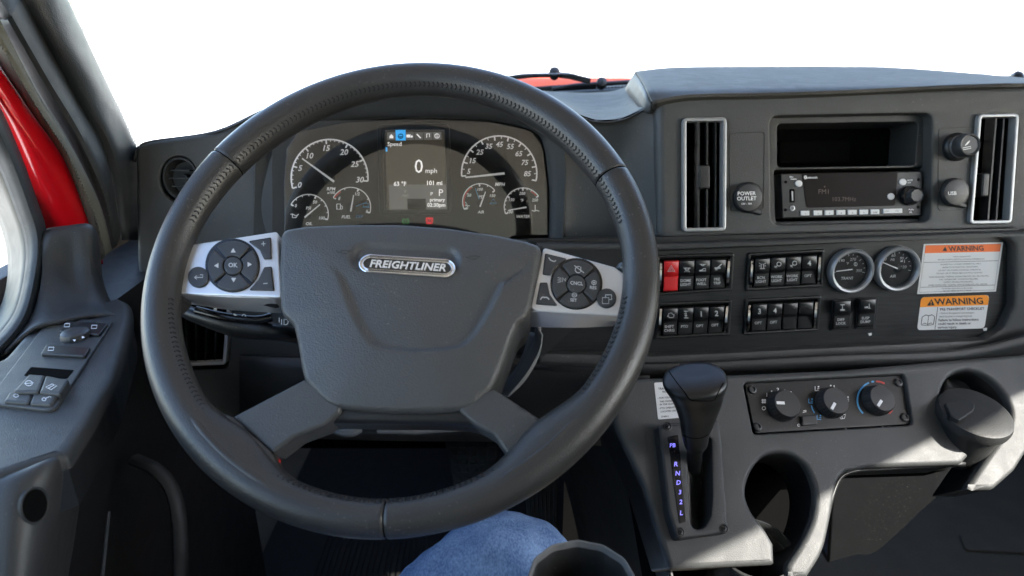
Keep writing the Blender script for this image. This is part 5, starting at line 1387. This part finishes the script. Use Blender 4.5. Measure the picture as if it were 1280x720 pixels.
b.stroke(PS, [bil(G, .025, .03), bil(G, .975, .03), bil(G, .975, .965), bil(G, .025, .965)], .6, .00075, True)
b.obj('label_rules', M['grey_print'], t, recalc=False)
Hq = [(1151.5, 371.7), (1237, 368.7), (1230.5, 410.5), (1146.5, 412.8)]
t = warn(Hq, 'lower white label with amber WARNING band and an open book drawing', .30, True)
b = Mb(); lt('WARNING', .56, .155, 7.8, bold=True, h_=.0011, q=Hq, sx=1.12)
x, y = bil(Hq, .155, .165); b.poly(PS, [(x-5.2, y+4), (x+4.4, y+3.8), (x+.6, y-4.2)], .0011)
for v, a, bd in ((.385, 'PRE-TRANSPORT CHECKLIST', True), (.50, '- Perform the operator\'s pre-transport', False), (.60, 'check list prior to transporting load.', False), (.71, 'Failure to follow instructions', True), (.82, 'could result in death or', True), (.93, 'serious injury.', True)):
    lt(a, .30, v, 3.0 if bd else 2.4, al='l', bold=bd, q=Hq, sx={0: .82, 1: 1.0}[bd] if a[0] != '-' else .80)
b.stroke(PS, [bil(Hq, .262, .31), bil(Hq, .262, .99)], .7, .0008)
bk = [bil(Hq, u, v) for u, v in ((.05, .60), (.10, .54), (.145, .57), (.19, .54), (.235, .60), (.232, .82), (.19, .79), (.143, .83), (.10, .79), (.048, .82))]
b.stroke(PS, bk, .9, .0008, True); b.stroke(PS, [bil(Hq, .145, .57), bil(Hq, .143, .83)], .7, .0008); b.stroke(PS, [bil(Hq, .045, .84), bil(Hq, .143, .86), bil(Hq, .235, .84)], .8, .0008)
b.obj('label_print', M['black_print'], t, recalc=False)
b = Mb(); x, y = bil(Hq, .155, .18); text(b, PS, '!', x, y, 5, .0013); b.obj('warning_mark', M['amber'], t, recalc=False)

# ------------------------------------------------------------------ climate panel
clim = thing('climate_panel', PD.hit(1040, 540), 'black heater panel with three round knobs set in the console', 'climate panel')
CP = Pl(PD.O - PD.N*.006, PD.N)
cq = [(931, 479.5), (1130, 468.5), (1141, 530), (943.5, 541.5)]
b = Mb(); b.slab(CP, rp(pm(CP, cq), .005), -.02, 0, .001); b.obj('panel_plate', M['black'], clim)
m = CP.m(1040, 500)
for x, y, a in ((977, 508, 180), (1037, 504.5, 232), (1094.5, 501.5, 228)):
    c = CP.hit(x, y); b = Mb()
    b.lathe(c, CP.N, [(17.6*m, 0), (17.8*m, .003), (16.8*m, .005), (15.8*m, .0125), (14.6*m, .0145), (0, .0148)], 40); kn = b.obj('control_knob', M['button'], clim)
    b = Mb()
    for k in range(26):
        q = 2*math.pi*k/26; d = CP.U*math.cos(q)+CP.V*math.sin(q); b.tube([c+d*17.0*m+CP.N*.0050, c+d*15.8*m+CP.N*.0122], .0006, 4)
    b.obj('knob_ribs', M['button'], kn)
    b = Mb(); d = CP.U*math.cos(R(a))+CP.V*math.sin(R(a)); s_ = CP.N.cross(d)
    b.box(c+d*8.5*m+CP.N*.0148, d*4.6*m, s_*1.6*m, CP.N*.0006); b.obj('pointer', M['white'], kn)
for x, y in ((940, 487.5), (946.5, 534), (1122.5, 478.5), (1130.5, 522)):
    c = CP.hit(x, y); b = Mb(); b.lathe(c, CP.N, [(5.2*m, 0), (5.2*m, .001), (4.4*m, .0028), (2, .003)] if False else [(5.2*m, 0), (5.2*m, .001), (4.4*m, .0028), (2.6*m, .0034), (2.2*m, .002), (0, .002)], 18); b.obj('screw', M['button'], clim)
b = Mb(); b.slab(CP, rp(pm(CP, [(1002, 519.5), (1021, 518.5), (1022, 530.5), (1003, 532)], .004), .002), 0, .0045, .0015); b.obj('ac_button', M['button'], clim)
W_ = Mb(); Bl = Mb(); Rd = Mb(); h = .0004
W_.stroke(CP, ell(954.8, 510.3, 2.1, 2.1, 12), .9, h, True)
for tx, x, y in (('1', 958.5, 493.5), ('2', 972.3, 487), ('3', 988.5, 491.5)): text(W_, CP, tx, x, y, 4.6, h, ang=-4)
for x, y in ((964.5, 489), (981, 488)): W_.poly(CP, ell(x, y, 1, 1, 8), h)
for k in range(4):
    a = R(45+90*k); W_.poly(CP, ell(954.8+1.9*math.cos(a), 501.5+1.9*math.sin(a), 1.5, 1.5, 8), h)
W_.stroke(CP, arc(996, 507, 3, 40, -40, 6), .9, h)
def seat_icon(b_, x, y, fl=1): b_.stroke(CP, [(x-2.6*fl, y-3), (x-2.6*fl, y+2.2), (x+2.6*fl, y+2.2)], 1, h); b_.poly(CP, ell(x+1.6*fl, y-2.6, 1.1, 1.1, 8), h); b_.stroke(CP, [(x, y+.2), (x+2.6*fl, y-.2)], .9, h)
seat_icon(W_, 1021.5, 486); seat_icon(W_, 1040, 484.5, -1); seat_icon(W_, 1058.5, 499); seat_icon(Bl, 1013.5, 501.5); seat_icon(Bl, 1024, 522)
W_.stroke(CP, [(1049, 519), (1057, 518), (1055.5, 523), (1051, 523.6)], .9, h, True); W_.stroke(CP, [(1052, 518.5), (1053, 523)], .7, h)
W_.stroke(CP, [(1003.5, 515.5), (1008, 514.5)], .9, h); W_.stroke(CP, [(1004, 513.5), (1008, 513)], .8, h); W_.stroke(CP, ell(998.5, 531.5, 1.5, 1.5, 8), .7, h, True)
W_.poly(CP, ell(1057.5, 536.3, 1, 1, 8), h); W_.poly(CP, ell(1103.5, 533.8, .8, .8, 8), h)
Bl.stroke(CP, arc(1037, 503, 23, 190, 215, 8), 1.4, h)
Bl.stroke(CP, arc(1095, 500, 23.3, 112, 226, 24), 2.1, h); Bl.stroke(CP, arc(1095, 500, 23.3, 104, 96, 4), 2.1, h)
Rd.stroke(CP, arc(1095, 500, 23.3, 90, 62, 8), 2.1, h); Rd.stroke(CP, arc(1095, 500, 23.3, -32, -46, 5), 3, h)
W_.obj('white_print', M['white'], clim, recalc=False); Bl.obj('blue_print', M['blue_print'], clim, recalc=False); Rd.obj('red_print', M['red_print'], clim, recalc=False)

# ------------------------------------------------------------------ gear selector
gs_ = thing('gear_selector', PD.hit(868, 670), 'tall black gear selector with lit letters on its console plate', 'gear selector')
gq = [(823, 531), (899, 525), (904, 560), (911.5, 662), (908, 667), (850, 675), (846, 672), (836, 640)]
slot = rp([(860, 548), (890, 546), (891, 620), (889, 645), (881, 660), (870, 662), (864, 655), (861, 620)], [6, 6, 6, 8, 8, 8, 8, 6])
b = Mb(); b.plate(PD, pm(PD, rp(gq, [5, 5, 2, 3, 5, 5, 3, 2]), .016), [pm(PD, slot, .016)], .016, .02, .004, .003, .05); b.obj('selector_plate', M['plastic'], gs_)
b = strip([[(856, 545, .80), (876, 545, .812), (895, 545, .80)], [(857, 600, .775), (876, 600, .792), (894, 600, .775)], [(860, 640, .762), (876, 640, .785), (893, 640, .762)], [(864, 668, .748), (876, 668, .753), (890, 668, .748)]], 4, 4)
b.obj('slot_boot', M['black'], gs_, solid=.003)
b = Mb(); b.slab(PD, rp(pm(PD, [(834.5, 546), (848, 543), (857.5, 652), (849, 655)], .0166), .002), .0155, .0168, .0005); b.obj('legend_strip', M['gloss'], gs_)
b = Mb()
for tx, x, y in (('PB', 841, 556.5), ('R', 845.3, 580), ('N', 847.2, 591.5), ('D', 848.4, 603), ('3', 850, 615), ('2', 851.2, 627.3), ('L', 852, 641)): text(b, PD, tx, x, y, 5.6 if tx != 'PB' else 5, .0171, ang=-2, vlean=5)
b.obj('lit_legend', M['glow_violet'], gs_, recalc=False)
for x, y in ((834, 533), (850.5, 665.5), (905, 661)):
    c = PD.hit(x, y, .016); m = PD.m(x, y); b = Mb(); b.lathe(c, PD.N, [(5.5*m, 0), (5.5*m, .0006), (4.4*m, .0009), (3.6*m, -.0005), (2.8*m, .001), (1.2*m, .0015), (1*m, 0), (0, 0)], 18); b.obj('screw', M['black'], gs_)
# lever: a stack of oval sections from the slot to the head
secs = [(868, 590, .790, 7.5, 7.5), (868, 568, .764, 9, 8), (869, 561, .757, 11, 10), (869.5, 557, .753, 13.5, 12), (869.5, 553, .749, 15, 13), (869.5, 542, .740, 17, 15), (872, 521, .724, 23, 19), (872, 502, .711, 29.5, 25), (870.5, 490, .706, 34, 28), (869, 480, .703, 39, 32),
        (868.3, 475, .702, 39.5, 32), (868.3, 471, .702, 37.5, 29), (868.5, 468, .703, 33.5, 25), (869, 465.5, .704, 27, 19), (869.5, 464, .705, 20, 13), (870, 463.4, .706, 10, 7)]
ctr = [P(x, y, d) for x, y, d, *_ in secs]
b = Mb(); rings = []
tops = crline([Vector((*ctr[i], )) for i in range(len(ctr))], 3)
rx = crline([Vector((s_[3], s_[4], 0)) for s_ in secs], 3)
for i, (c, r_) in enumerate(zip(tops, rx)):
    axd = (ctr[-4]-ctr[3]).normalized()
    e1 = (AX - axd*AX.dot(axd)).normalized(); e2 = axd.cross(e1)
    sc = (c-EYE).dot(AZ)/F
    ring = []
    for k in range(36):
        a = 2*math.pi*k/36; cc, ss = math.cos(a), math.sin(a); pw = .92
        ring.append(c + e1*(abs(cc)**pw*math.copysign(1, cc)*r_.x*sc) + e2*(abs(ss)**pw*math.copysign(1, ss)*r_.y*sc))
    rings.append(ring)
b.rings(rings, cap0=True, cap1=True); lev_bvh = BVHTree.FromPolygons(b.v, b.f); kn = b.obj('selector_lever', M['lever'], gs_, sharp=60)
def on_lever(x, y):
    r_ = ray(x, y).normalized(); return lev_bvh.ray_cast(EYE, r_)[0]
for ln in ([(836, 464), (846, 478), (857, 492), (863.5, 500), (878, 501.2), (892, 500), (897, 492), (904, 479)], [(853, 543.5), (862, 547), (870, 548), (879, 546.5), (885.5, 543)]):
    b = Mb(); b.tube([on_lever(*p) for p in cr2(ln, 4)], .00055, 6); b.obj('lever_seam', M['void'], kn)

lab = thing('instruction_sticker', PD.hit(836, 523), 'small white instruction sticker tucked behind the gear selector', 'sticker')
lq = [(817.5, 478.5), (862, 475.5), (866, 521), (822.5, 524.5)]
b = Mb(); b.slab(PD, rp(pm(PD, lq), .002), .0001, .0006, .0001); b.obj('label_sheet', M['paper'], lab)
b = Mb()
for v, tx, s_, u in ((.17, 'TRANSMISSION', 2.6, .1), (.26, 'WARNING', 2.6, .2), (.42, '- FOR YOUR SAFETY, SEE', 2.1, .06), (.52, 'THE OWNER\'S MANUAL', 2.1, .10), (.60, 'IN THE GLOVE BOX', 2.1, .10), (.70, '- PTO OPERATION IS', 2.1, .06), (.79, 'LOCATED ON VISOR', 2.1, .10), (.93, '37489-2', 2, .1)):
    x, y = bil(lq, u, v); text(b, PD, tx, x, y, s_, .0008, ang=-4, al='l', bold=True)
b.obj('label_print', M['black_print'], lab, recalc=False)

# ------------------------------------------------------------------ lidded cup in the right hand holder
ash = thing('lidded_cup', PD.hit(1222, 560), 'black lidded ash cup standing in the round holder at the console end', 'cup')
axd = (Z3*.96 - Y3*.26 + X3*.03).normalized()
c = P(1221, 514, .845)
m = .845/F
b = Mb(); b.lathe(c-axd*.075, axd, [(.026, 0), (.034, .004), (.0375, .05), (.038, .060)], 40); b.obj('cup_body', M['plastic_dark'], ash)
b = Mb(); b.lathe(c-axd*.015, axd, [(.0385, 0), (.0425, .001), (.0432, .007), (.0415, .013), (.038, .0150), (.02, .0165), (0, .0168)], 48); b.obj('cup_lid', M['door_skin'], ash)
LP = Pl(c+axd*.0005, axd)
b = Mb(); b.slab(LP, rp(pm(LP, [(1181, 503), (1206, 497), (1219, 503), (1218, 513), (1199, 526), (1188, 519)], .004), [.003, .002, .008, .008, .002, .002]), -.004, .0045, .002); b.obj('lid_tab', M['plastic_dark'], ash)
b = strip([[(1176, 500, .90), (1190, 520, .89), (1215, 548, .875), (1240, 560, .87)], [(1180, 475, .93), (1200, 510, .93), (1225, 530, .92), (1262, 530, .92)], [(1190, 462, .92), (1220, 465, .925), (1250, 482, .93), (1268, 515, .92)]], 4, 4)
b.obj('holder_wall', M['black'], dash, solid=.003)

# ------------------------------------------------------------------ pedals, cup in front, driver's leg
pd = thing('brake_pedal', P(590, 600, 1.05), 'dark brake pedal with a grid of rubber studs in the footwell', 'pedal')
PP = Pl.three((555, 545, 1.06), (625, 545, 1.06), (590, 605, 1.03))
b = Mb(); b.slab(PP, rp(pm(PP, [(552, 528), (626, 528), (620, 606), (566, 606)]), .008), -.014, 0, .004); b.obj('pedal_pad', M['rubber'], pd)
b = Mb()
for i in range(5):
    for j in range(7):
        q = sub([(555, 531), (623, 531), (618, 603), (568, 603)], i/5+.03, j/7+.03, (i+1)/5-.03, (j+1)/7-.03); b.slab(PP, pm(PP, q), -.001, .003, .001, 1)
b.obj('pedal_studs', M['rubber'], pd, kind='stuff')
b = Mb(); b.tube([P(590, 560, 1.08), P(600, 480, 1.18), P(600, 380, 1.35)], .012, 8); b.obj('pedal_arm', M['black'], pd)
pd2 = thing('accelerator_pedal', P(684, 660, 1.05), 'ribbed grey accelerator pedal beside the driver knee', 'pedal')
PP = Pl.three((655, 560, 1.10), (700, 560, 1.10), (680, 660, 1.04))
b = Mb(); b.slab(PP, rp(pm(PP, [(652, 540), (699, 545), (697, 668), (660, 668)]), .005), -.012, 0, .003); b.obj('pedal_pad', M['rubber'], pd2)
for i in range(7):
    b = Mb(); q = sub([(654, 546), (697, 549), (695, 664), (662, 664)], i/7+.04, 0, (i+1)/7-.05, 1); b.slab(PP, pm(PP, q), -.001, .0035, .001, 1); b.obj('pedal_rib', M['rubber'], pd2)

tum = thing('drinking_tumbler', P(727, 726, .52)-Z3*.13, 'open dark tumbler with a faceted pale rim in the foreground', 'tumbler')
c = P(727, 727, .525)
b = Mb(); pr = []
rr = []
for r, h in [(.0, -.125), (.028, -.125), (.032, -.12), (.0395, -.01), (.0408, -.002), (.0410, .0008), (.0402, .0014), (.0392, .0008), (.0385, -.006), (.031, -.115), (.0, -.117)]:
    rr.append([c+Z3*h+(AX*math.cos(a)+Y3*math.sin(a))*(r*(1+.012*math.cos(12*a))) for a in [2*math.pi*i/96 for i in range(96)]])
b.rings(rr); b.obj('tumbler_body', M['plastic_dark'], tum, sharp=50)
b = Mb(); b.rings([[c+Z3*(h+.0016)+(AX*math.cos(a)+Y3*math.sin(a))*(r*(1+.012*math.cos(12*a))) for a in [2*math.pi*i/96 for i in range(96)]] for r, h in [(.0386, -.004), (.0392, .0012), (.0402, .0020), (.0411, .0012), (.0413, -.002), (.0408, -.006), (.0386, -.004)]])
b.obj('tumbler_rim', M['trim_grey'], tum)

man = thing('person', (-.05, .35, 0), 'seated driver in light blue jeans, one knee showing under the wheel', 'person')
me = bpy.data.meshes.new('jeans')
K = P(638, 714, .66)
hip = Vector((-.24, .12, .56)); pel = Vector((-.30, .02, .53)); hip2 = Vector((-.38, .04, .52))
ank = Vector((.035, .78, .16)); kn2 = Vector((-.40, .42, .46)); ank2 = Vector((-.30, .74, .14))
vs = [pel, hip, hip.lerp(K, .5)+Vector((0, 0, .005)), hip.lerp(K, .82)+Vector((0, 0, .008)), K, K.lerp(ank, .22)+Vector((0, .03, 0)), K.lerp(ank, .6), ank,
      hip2, hip2.lerp(kn2, .5), kn2, kn2.lerp(ank2, .5), ank2, pel+Vector((0, -.06, .2))]
es = [(0, 1), (1, 2), (2, 3), (3, 4), (4, 5), (5, 6), (6, 7), (0, 8), (8, 9), (9, 10), (10, 11), (11, 12), (0, 13)]
me.from_pydata([v-man.location for v in vs], es, [])
jn = bpy.data.objects.new('jeans', me); COL.objects.link(jn); jn.parent = man
me.materials.append(M['denim'])
mo = jn.modifiers.new('skin', 'SKIN'); mo.use_smooth_shade = True
rads = [.13, .10, .096, .086, .078, .068, .058, .05, .10, .085, .068, .06, .05, .15]
for i, sv in enumerate(me.skin_vertices[0].data):
    sv.radius = (rads[i], rads[i]); sv.use_root = (i == 0)
mo = jn.modifiers.new('smooth', 'SUBSURF'); mo.levels = 5; mo.render_levels = 5
tx = bpy.data.textures.new('folds', 'CLOUDS'); tx.noise_scale = .055; tx.noise_depth = 2
mo = jn.modifiers.new('folds', 'DISPLACE'); mo.texture = tx; mo.strength = .016; mo.mid_level = .5; mo.texture_coords = 'LOCAL'
for a, dx in ((ank, .02), (ank2, -.01)):
    b = Mb(); b.tube(crline([a+Vector((0, -.06, -.13)), a+Vector((0, -.02, -.11)), a+Vector((dx, .08, -.115)), a+Vector((dx, .16, -.13)), a+Vector((dx, .20, -.14))], 4), [(.02, .02)]+[(.05, .045)]*8+[(.036, .05)]*5+[(.025, .04), (.012, .025), (.004, .008)], 16)
    b.obj('shoe', M['rubber'], man)

# passenger floor
fm = Mb(); FP = Pl(Vector((0, 0, .004)), Z3)
fm.slab(FP, rp(pm(FP, [(1200, 670), (1420, 655), (1440, 700), (1206, 688)]), .01), -.003, .004, .003); o = fm.obj('floor_mat', M['carpet']); tag(o, 'grey carpet mat edge on the passenger side floor', 'floor mat')

for (x, y), lb in (((1088, 418), 'tiny white paper scrap lying on the ledge below the single rocker switches'), ((1232, 412), 'tiny white paper scrap at the lower corner of the amber warning label')):
    b = Mb(); b.slab(PS, pm(PS, [(x-2.6, y-1.2), (x+2.2, y-2), (x+1.6, y+1.4), (x-1.4, y+1.8)], .002), .0003, .002, .0003)
    tag(b.obj('paper_scrap', M['paper'], None), lb, 'paper scrap')
